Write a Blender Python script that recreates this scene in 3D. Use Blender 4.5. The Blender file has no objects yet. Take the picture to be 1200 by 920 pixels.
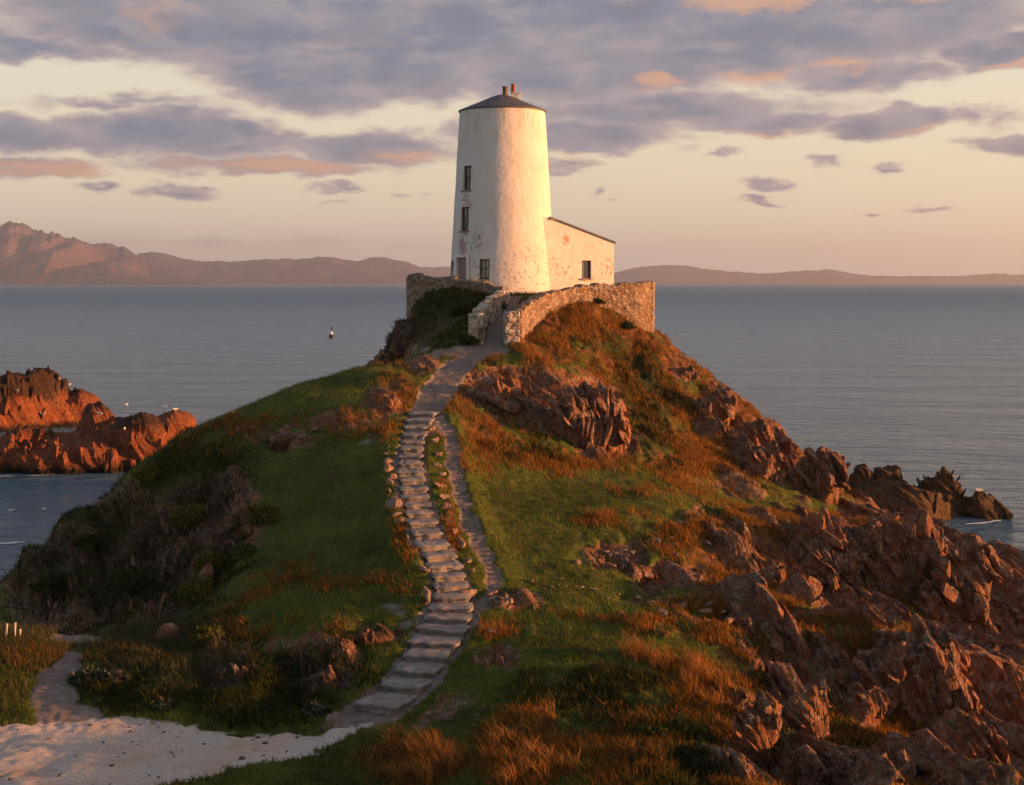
import bpy, bmesh, math, random
import numpy as np
from mathutils import Vector, Matrix
R = math.radians
random.seed(7)
rng = np.random.default_rng(7)
sc = bpy.context.scene
COL = sc.collection

# ------------------------------------------------------------------ camera model
FPX, EYE = 1667.0, 14.0
PITCH = math.atan(129.0 / FPX)
CP, SP = math.cos(PITCH), math.sin(PITCH)

def W(px, py, Y):
    """world point at depth Y seen at photograph pixel (px,py)"""
    r, u = (px - 600) / FPX, (460 - py) / FPX
    dy, dz = CP + SP * u, -SP + CP * u
    k = Y / dy
    return (r * k, Y, EYE + dz * k)

def project(x, y, z):
    dz = z - EYE
    f = np.maximum(y * CP - dz * SP, 0.5)
    u = y * SP + dz * CP
    return 600 + FPX * x / f, 460 - FPX * u / f

# ------------------------------------------------------------------ numpy noise
def _h(ix, iy, iz=None, seed=0):
    n = ix.astype(np.uint32) * np.uint32(374761393) + iy.astype(np.uint32) * np.uint32(668265263)
    if iz is not None:
        n = n + iz.astype(np.uint32) * np.uint32(2246822519)
    n = n + np.uint32((seed * 3266489917) & 0xffffffff)
    n = (n ^ (n >> np.uint32(13))) * np.uint32(1274126177)
    n = n ^ (n >> np.uint32(16))
    return (n & np.uint32(0xffffff)).astype(np.float32) / np.float32(0xffffff)

def vn2(x, y, seed=0):
    fx, fy = np.floor(x), np.floor(y)
    ix, iy = fx.astype(np.int64), fy.astype(np.int64)
    tx, ty = (x - fx).astype(np.float32), (y - fy).astype(np.float32)
    tx = tx * tx * (3 - 2 * tx); ty = ty * ty * (3 - 2 * ty)
    a, b = _h(ix, iy, None, seed), _h(ix + 1, iy, None, seed)
    c, d = _h(ix, iy + 1, None, seed), _h(ix + 1, iy + 1, None, seed)
    return ((a + (b - a) * tx) * (1 - ty) + (c + (d - c) * tx) * ty) * 2 - 1

def vn3(x, y, z, seed=0):
    fx, fy, fz = np.floor(x), np.floor(y), np.floor(z)
    ix, iy, iz = fx.astype(np.int64), fy.astype(np.int64), fz.astype(np.int64)
    tx, ty, tz = [(a - b).astype(np.float32) for a, b in ((x, fx), (y, fy), (z, fz))]
    tx = tx * tx * (3 - 2 * tx); ty = ty * ty * (3 - 2 * ty); tz = tz * tz * (3 - 2 * tz)
    def lay(k):
        a, b = _h(ix, iy, iz + k, seed), _h(ix + 1, iy, iz + k, seed)
        c, d = _h(ix, iy + 1, iz + k, seed), _h(ix + 1, iy + 1, iz + k, seed)
        return (a + (b - a) * tx) * (1 - ty) + (c + (d - c) * tx) * ty
    l0, l1 = lay(0), lay(1)
    return (l0 + (l1 - l0) * tz) * 2 - 1

def fbm2(x, y, o=4, seed=0):
    s = np.zeros(np.shape(x), np.float32); a = 0.5
    for i in range(o):
        s += a * vn2(x * 2 ** i + 17.3 * i, y * 2 ** i - 9.1 * i, seed + i); a *= 0.5
    return s

def fbm3(x, y, z, o=3, seed=0):
    s = np.zeros(np.shape(x), np.float32); a = 0.5
    for i in range(o):
        s += a * vn3(x * 2 ** i + 17.3 * i, y * 2 ** i - 9.1 * i, z * 2 ** i + 4.7 * i, seed + i); a *= 0.5
    return s

def worley2(x, y, seed=0, jit=0.8):
    ix, iy = np.floor(x).astype(np.int64), np.floor(y).astype(np.int64)
    f1 = np.full(x.shape, 9., np.float32); f2 = f1.copy(); cid = np.zeros(x.shape, np.float32)
    for a in (-1, 0, 1):
        for b in (-1, 0, 1):
            cx, cy = ix + a, iy + b
            px = cx + .5 + jit * (_h(cx, cy, None, seed) - .5); py = cy + .5 + jit * (_h(cx, cy, None, seed + 1) - .5)
            d = np.hypot(x - px, y - py).astype(np.float32)
            n = d < f1
            f2 = np.where(n, f1, np.minimum(f2, d)); cid = np.where(n, _h(cx, cy, None, seed + 2), cid); f1 = np.where(n, d, f1)
    return f1, f2, cid

def sstep(a, b, x):
    t = np.clip((x - a) / (b - a), 0, 1)
    return t * t * (3 - 2 * t)

# steeply dipping beds: ridged layers across the bedding normal, broken along their length
NS = np.array([0.86, 0.22, 0.46]); NS /= np.linalg.norm(NS)
def beds(x, y, z, seed=0, scale=1.0):
    w = 0.9 * fbm3(x * .28, y * .28, z * .28, 3, seed + 40)
    q = x * NS[0] + y * NS[1] + z * NS[2]
    # coordinates inside the bedding plane
    a = -0.42 * x + 0.1 * y + 0.75 * z
    out = np.zeros(np.shape(x), np.float32)
    for lam, amp, wk in ((2.3, .55, 1.6), (.85, .30, .9), (.36, .12, .45)):
        lam *= scale; amp *= scale
        s = (q + w * wk) / lam
        k = np.floor(s); t = s - k
        up = np.where(t < .72, t / .72, (1 - t) / .28)
        brk = vn3(k * 3.7, a / (lam * 1.7), y / (lam * 1.7), seed + 3)
        out += amp * (up * (0.75 + 0.5 * brk) + 0.45 * brk)
    out += .30 * scale * fbm3(x * .7 / scale, y * .7 / scale, z * .7 / scale, 4, seed + 60)
    return out

# ------------------------------------------------------------------ object helpers
def link(o, parent=None):
    COL.objects.link(o)
    if parent is not None:
        o.parent = parent
    return o

def tag(o, label=None, cat=None, group=None, kind=None):
    if label: o['label'] = label
    if cat: o['category'] = cat
    if group: o['group'] = group
    if kind: o['kind'] = kind
    return o

def mesh_np(name, v, f, mat=None, smooth=True, attrs=None):
    """v (n,3), f (m,3|4) int"""
    me = bpy.data.meshes.new(name)
    v = np.ascontiguousarray(v, np.float32); f = np.ascontiguousarray(f, np.int32)
    k = f.shape[1]
    me.vertices.add(len(v)); me.vertices.foreach_set('co', v.ravel())
    me.loops.add(f.size); me.loops.foreach_set('vertex_index', f.ravel())
    me.polygons.add(len(f)); me.polygons.foreach_set('loop_start', np.arange(0, f.size, k, dtype=np.int32))
    me.polygons.foreach_set('use_smooth', np.full(len(f), smooth, bool))
    if attrs:
        for an, av in attrs.items():
            a = me.attributes.new(an, 'FLOAT_COLOR', 'POINT')
            c = np.ones((len(v), 4), np.float32); c[:, :av.shape[1]] = av
            a.data.foreach_set('color', c.ravel())
    me.update(calc_edges=True)
    if mat: me.materials.append(mat)
    return me

def obj_np(name, v, f, mat=None, parent=None, smooth=True, attrs=None):
    return link(bpy.data.objects.new(name, mesh_np(name, v, f, mat, smooth, attrs)), parent)

def obj_bm(name, bm, mat=None, parent=None, smooth=False):
    me = bpy.data.meshes.new(name); bm.normal_update(); bm.to_mesh(me); bm.free()
    if smooth:
        me.polygons.foreach_set('use_smooth', np.ones(len(me.polygons), bool))
    if mat: me.materials.append(mat)
    return link(bpy.data.objects.new(name, me), parent)

def empty(name, loc=(0, 0, 0), rz=0.0):
    o = bpy.data.objects.new(name, None); o.location = loc; o.rotation_euler = (0, 0, rz); o.empty_display_size = .2
    return link(o)

def bm_box(bm, c, s, M=None, bev=0.0):
    r = bmesh.ops.create_cube(bm, size=1.0)
    vs = r['verts']
    for v in vs:
        v.co = Vector((c[0] + v.co.x * s[0], c[1] + v.co.y * s[1], c[2] + v.co.z * s[2]))
    if bev:
        es = list({e for v in vs for e in v.link_edges})
        rb = bmesh.ops.bevel(bm, geom=es, offset=bev, segments=2, affect='EDGES', profile=.5)
        vs = list({v for f in rb['faces'] for v in f.verts} | {v for v in vs if v.is_valid})
    if M is not None:
        bmesh.ops.transform(bm, matrix=M, verts=[v for v in vs if v.is_valid])

def bm_lathe(bm, prof, seg=64, cap=True):
    rings = []
    for r, z in prof:
        rings.append([bm.verts.new((r * math.cos(2 * math.pi * i / seg), r * math.sin(2 * math.pi * i / seg), z)) for i in range(seg)])
    for a, b in zip(rings, rings[1:]):
        for i in range(seg):
            j = (i + 1) % seg
            bm.faces.new((a[i], a[j], b[j], b[i]))
    if cap:
        bm.faces.new(list(reversed(rings[0]))); bm.faces.new(rings[-1])

# ------------------------------------------------------------------ node helpers
class N:
    def __init__(s, tree):
        s.t = tree
    def _in(s, node, i, v):
        if v is None: return
        if isinstance(v, bpy.types.NodeSocket): s.t.links.new(v, node.inputs[i])
        else: node.inputs[i].default_value = v
    def node(s, typ, ins=None, **props):
        n = s.t.nodes.new(typ)
        for k, v in props.items(): setattr(n, k, v)
        for k, v in (ins or {}).items(): s._in(n, k, v)
        return n
    def m(s, op, a, b=None, c=None, clamp=False):
        n = s.node('ShaderNodeMath', {0: a, 1: b, 2: c}, operation=op); n.use_clamp = clamp
        return n.outputs[0]
    def v(s, op, a, b=None, c=None):
        n = s.node('ShaderNodeVectorMath', {0: a, 1: b}, operation=op)
        if c is not None: s._in(n, 2, c)
        return n.outputs['Value'] if op in ('LENGTH', 'DOT_PRODUCT', 'DISTANCE') else n.outputs[0]
    def noise(s, vec, scale, detail=4, rough=.5, dist=0, out='Fac'):
        n = s.node('ShaderNodeTexNoise', {'Vector': vec, 'Scale': scale, 'Detail': detail, 'Roughness': rough, 'Distortion': dist})
        return n.outputs[out]
    def vor(s, vec, scale, feat='F1', out='Distance', rand=1.0):
        n = s.node('ShaderNodeTexVoronoi', {'Vector': vec, 'Scale': scale, 'Randomness': rand}, feature=feat)
        return n.outputs[out]
    def ramp(s, fac, stops, interp='LINEAR'):
        n = s.node('ShaderNodeValToRGB', {0: fac}); cr = n.color_ramp; cr.interpolation = interp
        while len(cr.elements) < len(stops): cr.elements.new(.5)
        for e, (p, c) in zip(cr.elements, stops):
            e.position = p; e.color = (c, c, c, 1) if not isinstance(c, tuple) else (*c, 1)
        return n.outputs[0]
    def mix(s, fac, a, b, blend='MIX'):
        n = s.node('ShaderNodeMix', data_type='RGBA', blend_type=blend)
        s._in(n, 0, fac)
        for i, c in ((6, a), (7, b)):
            s._in(n, i, (*c, 1) if isinstance(c, tuple) else c)
        return n.outputs[2]
    def mr(s, v, a, b, c=0., d=1., smooth=False):
        n = s.node('ShaderNodeMapRange', {0: v, 1: a, 2: b, 3: c, 4: d})
        if smooth: n.interpolation_type = 'SMOOTHSTEP'
        return n.outputs[0]
    def bump(s, h, strength=.5, dist=.05, normal=None):
        n = s.node('ShaderNodeBump', {'Strength': strength, 'Distance': dist, 'Height': h})
        if normal is not None: s._in(n, 'Normal', normal)
        return n.outputs[0]

def material(name):
    m = bpy.data.materials.new(name); m.use_nodes = True
    t = m.node_tree
    b = t.nodes['Principled BSDF']
    b.inputs['Roughness'].default_value = .9
    b.inputs['Specular IOR Level'].default_value = .2
    return m, N(t), b

def setc(n, b, key, v):
    n._in(b, key, (*v, 1) if isinstance(v, tuple) else v)

def wpos(n):
    return n.node('ShaderNodeNewGeometry').outputs['Position']

# ------------------------------------------------------------------ materials
def rock_colour(n, P, warm=0.0):
    big = n.noise(P, .55, 5, .6)
    mid = n.noise(P, 2.3, 6, .65, .4)
    fine = n.noise(P, 11, 4, .7)
    c = n.ramp(mid, [(.28, (.04, .026, .021)), (.44, (.16, .085, .055)), (.6, (.32, .155, .09)), (.75, (.47, .30, .205))])
    c = n.mix(n.mr(big, .45, .65), c, (.31, .125, .058), 'MIX') if warm else c
    lich = n.mr(n.m('ADD', n.noise(P, 3.1, 5, .7, .6), n.m('MULTIPLY', fine, .35)), .69, .80)
    c = n.mix(n.m('MULTIPLY', lich, .7), c, (.42, .36, .30))
    ol = n.mr(n.noise(n.v('ADD', P, (13., 4., 2.)), 1.1, 5, .7), .58, .7)
    c = n.mix(n.m('MULTIPLY', ol, .55), c, (.26, .115, .035))
    dark = n.mr(fine, .30, .45, 1., 0.)
    c = n.mix(n.m('MULTIPLY', dark, .55), c, (.025, .021, .02))
    return c

def rock_bump(n, P, k=1.0):
    # bedding cracks run down the dip
    Pm = n.node('ShaderNodeMapping', {'Vector': P, 'Rotation': (0, R(-28), R(14)), 'Scale': (3.2, .9, .8)}).outputs[0]
    a = n.noise(Pm, 1.6, 8, .68, .5)
    b = n.vor(Pm, 2.2, 'DISTANCE_TO_EDGE')
    h = n.m('ADD', a, n.m('MULTIPLY', n.mr(b, 0, .18), .30))
    h = n.m('ADD', h, n.m('MULTIPLY', n.mr(n.vor(Pm, 6.5, 'DISTANCE_TO_EDGE'), 0, .12), .12))
    return n.bump(h, 1., .26 * k)

M = {}
def build_materials():
    # -- terrain
    m, n, b = material('headland_ground'); M['terrain'] = m
    P = wpos(n)
    at = n.node('ShaderNodeAttribute', attribute_name='mask')
    at2 = n.node('ShaderNodeAttribute', attribute_name='mask2')
    sep = n.node('ShaderNodeSeparateColor', {0: at.outputs['Color']}); sep2 = n.node('ShaderNodeSeparateColor', {0: at2.outputs['Color']})
    rockm, drym, pathm = sep.outputs[0], sep.outputs[1], sep.outputs[2]
    gravm, shrubm, sandm = sep2.outputs[0], sep2.outputs[1], sep2.outputs[2]
    gN = n.noise(P, .45, 5, .6); gF = n.noise(P, 5.5, 4, .75); gM = n.noise(P, 1.7, 5, .65, .5)
    g = n.ramp(gN, [(.3, (.045, .076, .01)), (.5, (.078, .12, .015)), (.7, (.115, .128, .023))])
    g = n.mix(n.mr(gM, .48, .68), g, (.07, .055, .018))
    g = n.mix(n.m('MULTIPLY', n.mr(gF, .5, .68), .5), g, (.085, .088, .03))
    g = n.mix(n.m('MULTIPLY', n.mr(gF, .36, .46, 1, 0), .7), g, (.014, .019, .005))
    d = n.ramp(gM, [(.3, (.06, .03, .009)), (.5, (.15, .066, .018)), (.68, (.25, .115, .03))])
    d = n.mix(n.m('MULTIPLY', n.mr(gF, .34, .48, 1, 0), .7), d, (.03, .02, .008))
    s = n.ramp(gM, [(.3, (.014, .02, .006)), (.55, (.035, .042, .01)), (.72, (.075, .07, .015))])
    rc = rock_colour(n, P, 1)
    edge = n.m('MULTIPLY', n.m('SUBTRACT', n.noise(P, 2.8, 5, .7), .5), .8)
    def msk(x, lo=.35, hi=.65):
        return n.mr(n.m('ADD', x, edge), lo, hi)
    c = n.mix(msk(drym), g, d)
    c = n.mix(msk(shrubm), c, s)
    rc = n.mix(n.m('MULTIPLY', n.mr(shrubm, .2, .55), .72), rc, n.mix(gM, (.018, .018, .012), (.05, .05, .024)))
    c = n.mix(msk(rockm), c, rc)
    pc = n.ramp(n.noise(P, 4, 6, .7), [(.3, (.13, .102, .09)), (.55, (.22, .18, .16)), (.75, (.31, .265, .24))])
    pc = n.mix(n.m('MULTIPLY', n.mr(n.vor(P, 9), .1, .25, 1, 0), .35), pc, (.33, .3, .28))
    c = n.mix(msk(pathm, .3, .55), c, pc)
    gv = n.ramp(n.noise(P, 14, 4, .8), [(.3, (.28, .235, .205)), (.5, (.52, .455, .40)), (.7, (.68, .61, .54))])
    gv = n.mix(n.mr(n.noise(P, .8, 4, .6), .48, .7), gv, (.46, .34, .26))
    c = n.mix(msk(gravm, .3, .55), c, gv)
    sd = n.mix(gN, (.15, .105, .085), (.1, .075, .065))
    c = n.mix(msk(sandm, .3, .5), c, sd)
    setc(n, b, 'Base Color', c)
    flat = n.m('MAXIMUM', pathm, n.m('MAXIMUM', gravm, sandm))
    hb = n.bump(n.m('ADD', gF, n.m('MULTIPLY', n.noise(P, 22, 3, .6), .5)), .8, .10)
    rb = rock_bump(n, P)
    nm = n.node('ShaderNodeMix', data_type='VECTOR'); n._in(nm, 0, msk(rockm)); n._in(nm, 4, hb); n._in(nm, 5, rb)
    gb = n.bump(n.noise(P, 16, 4, .8), .5, .04)
    nm2 = n.node('ShaderNodeMix', data_type='VECTOR'); n._in(nm2, 0, n.mr(flat, .3, .6)); n._in(nm2, 4, nm.outputs[1]); n._in(nm2, 5, gb)
    n.t.links.new(nm2.outputs[1], b.inputs['Normal'])

    # -- rock for outcrops and boulders
    for key, warm, tint in (('rock', 1, None), ('sea_rock', 1, None), ('weed_rock', 1, None), ('dark_rock', 1, None), ('stone', 0, 1)):
        m, n, b = material(key); M[key] = m
        P = wpos(n)
        c = rock_colour(n, P, warm)
        if key == 'stone':
            oi = n.node('ShaderNodeObjectInfo').outputs['Random']
            c = n.mix(.5, c, n.mix(oi, (.15, .105, .08), (.34, .29, .25)))
        nz = n.node('ShaderNodeSeparateXYZ', {0: n.node('ShaderNodeNewGeometry').outputs['Normal']}).outputs[2]
        if key == 'rock':
            turf = n.mr(n.m('ADD', n.m('MULTIPLY', nz, .55), n.noise(P, 1.3, 5, .7)), .98, 1.08)
            c = n.mix(n.m('MULTIPLY', turf, .8), c, n.mix(n.noise(P, 5, 4, .7), (.05, .06, .012), (.15, .085, .022)))
        if key == 'dark_rock':
            c = n.mix(n.mr(n.noise(P, 1.6, 5, .7), .62, .4), c, n.mix(n.noise(P, 4, 4), (.022, .022, .014), (.055, .055, .026)))  # left-side rock mixed darker and greener in noise patches
        if key == 'weed_rock':
            c = n.mix(.75, c, n.mix(n.noise(P, 2.2, 5, .7), (.035, .028, .012), (.085, .06, .024)))
        if key == 'sea_rock':
            z = n.node('ShaderNodeSeparateXYZ', {0: P}).outputs[2]
            c = n.mix(.68, c, (.25, .065, .02))
            wet = n.mr(n.m('ADD', z, n.m('MULTIPLY', n.noise(P, 1.5, 3), .8)), .7, 1.2, 1, 0)
            c = n.mix(wet, c, (.028, .02, .013))
            top = n.mr(n.m('ADD', z, n.m('MULTIPLY', n.noise(P, .9, 4), 2.)), 3.6, 4.4)
            c = n.mix(n.m('MULTIPLY', top, .85), c, (.035, .028, .02))  # islet tops painted darker where little of the low sun reaches them
        setc(n, b, 'Base Color', c)
        n.t.links.new(rock_bump(n, P, .35 if key == 'stone' else 1.0), b.inputs['Normal'])

    # -- step stone
    m, n, b = material('step_stone'); M['step'] = m
    P = wpos(n); oi = n.node('ShaderNodeObjectInfo').outputs['Random']
    c = n.ramp(n.noise(P, 3.5, 6, .7), [(.3, (.16, .15, .145)), (.5, (.27, .255, .248)), (.72, (.39, .375, .36))])
    c = n.mix(n.m('MULTIPLY', oi, .35), c, (.2, .17, .15))
    c = n.mix(n.mr(n.noise(P, 9, 3, .7), .55, .7), c, (.075, .065, .06))
    setc(n, b, 'Base Color', c)
    n.t.links.new(n.bump(n.noise(P, 7, 6, .7), .6, .05), b.inputs['Normal'])

    # -- masonry (stones are displaced in the mesh; per-stone tone in attribute)
    m, n, b = material('rubble_masonry'); M['masonry'] = m
    P = wpos(n)
    at = n.node('ShaderNodeAttribute', attribute_name='mask'); sp = n.node('ShaderNodeSeparateColor', {0: at.outputs['Color']})
    c = n.ramp(sp.outputs[0], [(.0, (.12, .085, .062)), (.35, (.2, .15, .11)), (.7, (.28, .22, .17)), (1., (.38, .32, .26))])
    c = n.mix(n.mr(n.noise(P, 4, 5, .7), .45, .7), c, (.2, .14, .1))
    c = n.mix(n.m('MULTIPLY', n.mr(n.noise(P, 1.6, 4, .7), .52, .68), .6), c, (.3, .16, .06))
    c = n.mix(n.m('MULTIPLY', sp.outputs[1], .8), c, (.05, .04, .033))
    c = n.mix(n.m('MULTIPLY', n.m('MULTIPLY', sp.outputs[2], n.mr(n.noise(P, 3, 5, .7), .42, .56)), .85), c, (.55, .52, .47))
    setc(n, b, 'Base Color', c)
    n.t.links.new(n.bump(n.noise(P, 13, 5, .7), .6, .05), b.inputs['Normal'])

    # -- limewashed render of the tower
    m, n, b = material('weathered_limewash'); M['lime'] = m
    P = n.node('ShaderNodeTexCoord').outputs['Object']
    xyz = n.node('ShaderNodeSeparateXYZ', {0: P}); X, Yc, Z = xyz.outputs
    c = n.mix(n.mr(n.noise(P, .9, 5, .6), .35, .7), (.70, .70, .69), (.62, .605, .58))
    # vertical run marks under the eaves
    st = n.node('ShaderNodeMapping', {'Vector': P, 'Scale': (2.2, 2.2, .22)}).outputs[0]
    run = n.m('MULTIPLY', n.mr(n.noise(st, 1.4, 5, .65), .52, .72), n.mr(Z, 6.5, 9.6, 0., .8))
    c = n.mix(run, c, (.42, .35, .24))
    run2 = n.m('MULTIPLY', n.mr(n.noise(st, 2.4, 4, .65), .5, .75), .45)
    c = n.mix(run2, c, (.60, .53, .43))
    low = n.mr(Z, 4.6, 1.0)
    pit = n.mr(n.m('ADD', n.noise(P, 3.4, 5, .75), n.m('MULTIPLY', low, .07)), .655, .70)
    c = n.mix(n.m('MULTIPLY', pit, .85), c, n.mix(n.noise(P, 6, 2), (.20, .10, .06), (.36, .25, .19)))
    pit2 = n.mr(n.m('ADD', n.vor(P, 3.2), n.m('MULTIPLY', low, -.06)), .045, .085, 1., 0.)
    c = n.mix(n.m('MULTIPLY', pit2, n.mr(n.noise(P, .8, 2), .42, .55)), c, (.09, .065, .055))
    stain = n.m('MULTIPLY', n.mr(n.noise(P, 1.2, 5, .65), .5, .72), n.mr(Z, 3.6, .3, 0., .4))
    c = n.mix(stain, c, (.52, .40, .29))
    # pinkish flaked patches under the left windows
    def patch(cx, cy, cz, r, col, thr=.5):
        nonlocal c
        dd = n.v('LENGTH', n.v('MULTIPLY', n.v('SUBTRACT', P, (cx, cy, cz)), (1., 1., .85)))
        k = n.m('MULTIPLY', n.mr(dd, r * .55, r, 1, 0), n.mr(n.noise(P, 5.5, 4, .7), thr - .04, thr + .03))
        c = n.mix(n.m('MULTIPLY', k, .8), c, col)
    for q in PATCHES: patch(*q)
    # one hard ring line where the lower coat ends
    ring = n.m('MULTIPLY', n.mr(n.m('ABSOLUTE', n.m('SUBTRACT', n.m('ADD', Z, n.m('MULTIPLY', n.noise(P, .5, 2), .15)), 3.32)), 0, .025, 1, 0), .35)
    c = n.mix(ring, c, (.45, .38, .32))
    setc(n, b, 'Base Color', c)
    h = n.m('ADD', n.noise(P, 2.2, 5, .6), n.m('MULTIPLY', n.noise(P, 14, 3, .6), .25))
    n.t.links.new(n.bump(n.m('SUBTRACT', h, n.m('MULTIPLY', pit, .4)), .45, .12), b.inputs['Normal'])

    def simple(key, cols, scale=6, rough=.8, bump=.3, bd=.02, metal=0, spec=.3):
        m, n, b = material(key); M[key] = m
        P = n.node('ShaderNodeTexCoord').outputs['Object']
        f = n.noise(P, scale, 5, .65)
        c = n.ramp(f, [(.3, cols[0]), (.7, cols[1])])
        setc(n, b, 'Base Color', c); b.inputs['Roughness'].default_value = rough; b.inputs['Metallic'].default_value = metal
        b.inputs['Specular IOR Level'].default_value = spec
        if bump: n.t.links.new(n.bump(n.noise(P, scale * 3, 4, .6), bump, bd), b.inputs['Normal'])
        return m, n, b
    simple('frame_wood', ((.075, .045, .03), (.14, .09, .06)), 9)
    simple('door_wood', ((.24, .2, .2), (.34, .29, .28)), 3)
    simple('sill_stone', ((.16, .12, .1), (.36, .31, .27)), 8)
    simple('surround_plaster', ((.7, .66, .6), (.8, .76, .7)), 8)
    simple('terracotta', ((.24, .085, .045), (.36, .14, .08)), 8)
    simple('dark_pot', ((.12, .085, .06), (.2, .15, .11)), 8)
    simple('black_paint', ((.012, .012, .014), (.03, .028, .028)), 5, .5)
    simple('white_paint', ((.7, .68, .64), (.82, .8, .76)), 5, .6)
    simple('yellow_paint', ((.5, .3, .04), (.6, .38, .06)), 5, .6)
    simple('post_wood', ((.5, .47, .42), (.68, .64, .58)), 14)
    simple('feather_white', ((.7, .7, .69), (.82, .82, .8)), 9)
    simple('feather_grey', ((.28, .29, .31), (.36, .37, .39)), 9)
    simple('feather_dark', ((.012, .012, .013), (.03, .028, .026)), 9)
    simple('bill_yellow', ((.5, .25, .03), (.6, .33, .05)), 9)
    m, n, b = simple('pane_glass', ((.09, .125, .145), (.13, .17, .19)), 2, .08, 0); b.inputs['Specular IOR Level'].default_value = 1.

    # -- slate roof with courses
    m, n, b = material('slate_roof'); M['slate'] = m
    P = n.node('ShaderNodeTexCoord').outputs['Object']
    xyz = n.node('ShaderNodeSeparateXYZ', {0: P})
    ang = n.m('MULTIPLY', n.m('ARCTAN2', xyz.outputs[1], xyz.outputs[0]), 9.)
    rad = n.v('LENGTH', n.v('MULTIPLY', P, (1., 1., 0.)))
    uv = n.node('ShaderNodeCombineXYZ', {0: ang, 1: n.m('MULTIPLY', rad, 5.)}).outputs[0]
    br = n.node('ShaderNodeTexBrick', {'Vector': uv, 'Color1': (.05, .056, .072, 1), 'Color2': (.09, .098, .118, 1), 'Mortar': (.02, .02, .022, 1),
               'Scale': 1.0, 'Mortar Size': .04, 'Brick Width': 1.2, 'Row Height': 1.0})
    c = n.mix(n.mr(n.noise(P, 3, 5, .7), .45, .7), br.outputs[0], (.11, .105, .11))
    setc(n, b, 'Base Color', c); b.inputs['Roughness'].default_value = .6; b.inputs['Specular IOR Level'].default_value = .4
    n.t.links.new(n.bump(br.outputs[1], -.5, .03), b.inputs['Normal'])

    # -- plants
    for key, tr in (('blade', .35), ('shrub_leaf', .2)):
        m, n, b = material(key); M[key] = m
        at = n.node('ShaderNodeAttribute', attribute_name='tint')
        setc(n, b, 'Base Color', at.outputs['Color']); b.inputs['Roughness'].default_value = .7; b.inputs['Specular IOR Level'].default_value = .15
        t = n.node('ShaderNodeBsdfTranslucent', {0: at.outputs['Color']})
        mx = n.node('ShaderNodeMixShader', {0: tr, 1: b.outputs[0], 2: t.outputs[0]})
        n.t.links.new(mx.outputs[0], n.t.nodes['Material Output'].inputs[0])

    # -- sea
    m, n, b = material('sea_water'); M['sea'] = m
    P = wpos(n)
    setc(n, b, 'Base Color', (.09, .21, .34)); b.inputs['IOR'].default_value = 1.333; b.inputs['Specular IOR Level'].default_value = .22
    dist = n.v('LENGTH', P)
    Pw = n.node('ShaderNodeMapping', {'Vector': P, 'Rotation': (0, 0, R(12)), 'Scale': (.45, 1.35, 1.)}).outputs[0]
    w1 = n.noise(Pw, .55, 4, .6, .3); w2 = n.noise(Pw, 2.4, 3, .6); w3 = n.noise(Pw, .06, 3, .5)
    h = n.m('ADD', n.m('MULTIPLY', w1, 1.0), n.m('ADD', n.m('MULTIPLY', w2, .22), n.m('MULTIPLY', w3, 3.)))
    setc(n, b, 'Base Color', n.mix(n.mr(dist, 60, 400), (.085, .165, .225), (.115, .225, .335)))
    fade = n.mr(dist, 60, 900, 1., .8)
    bp = n.node('ShaderNodeBump', {'Strength': fade, 'Distance': SEA_BUMP, 'Height': h}).outputs[0]
    n.t.links.new(bp, b.inputs['Normal'])
    n._in(b, 'Roughness', n.mr(dist, 60, 1500, .2, .55)); n._in(b, 'Specular IOR Level', n.mr(dist, 60, 900, .3, .08))

    m, n, b = material('sea_foam'); M['foam'] = m
    setc(n, b, 'Base Color', (.72, .73, .73))

    # -- far hills
    m, n, b = material('far_hillside'); M['hill'] = m
    P = wpos(n); Pk = n.v('MULTIPLY', P, (.001, .001, .001))
    nz = n.node('ShaderNodeSeparateXYZ', {0: n.node('ShaderNodeNewGeometry').outputs['Normal']}).outputs[2]
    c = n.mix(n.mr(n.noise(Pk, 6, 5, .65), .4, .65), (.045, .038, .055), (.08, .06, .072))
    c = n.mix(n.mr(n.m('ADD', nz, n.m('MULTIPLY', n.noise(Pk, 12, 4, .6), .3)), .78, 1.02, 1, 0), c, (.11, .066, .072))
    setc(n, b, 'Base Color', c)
    n.t.links.new(n.bump(n.noise(Pk, 6, 6, .65), 1., 90.), b.inputs['Normal'])

    # -- haze
    m = bpy.data.materials.new('haze_air'); m.use_nodes = True; t = m.node_tree; t.nodes.clear()
    o = t.nodes.new('ShaderNodeOutputMaterial'); pv = t.nodes.new('ShaderNodeVolumePrincipled')
    pv.inputs['Color'].default_value = (.78, .86, 1.0, 1); pv.inputs['Density'].default_value = HAZE_D; pv.inputs['Anisotropy'].default_value = .5
    t.links.new(pv.outputs[0], o.inputs['Volume']); M['haze'] = m

HAZE_D = .78e-4
SEA_BUMP = 1.3

# ------------------------------------------------------------------ light, sky, camera
SUN_AZ = R(7.0)      # measured from +X towards the camera side
SUN_EL = R(6.0)
SUN_DIR = Vector((math.cos(SUN_EL) * math.cos(SUN_AZ), -math.cos(SUN_EL) * math.sin(SUN_AZ), math.sin(SUN_EL)))

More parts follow.
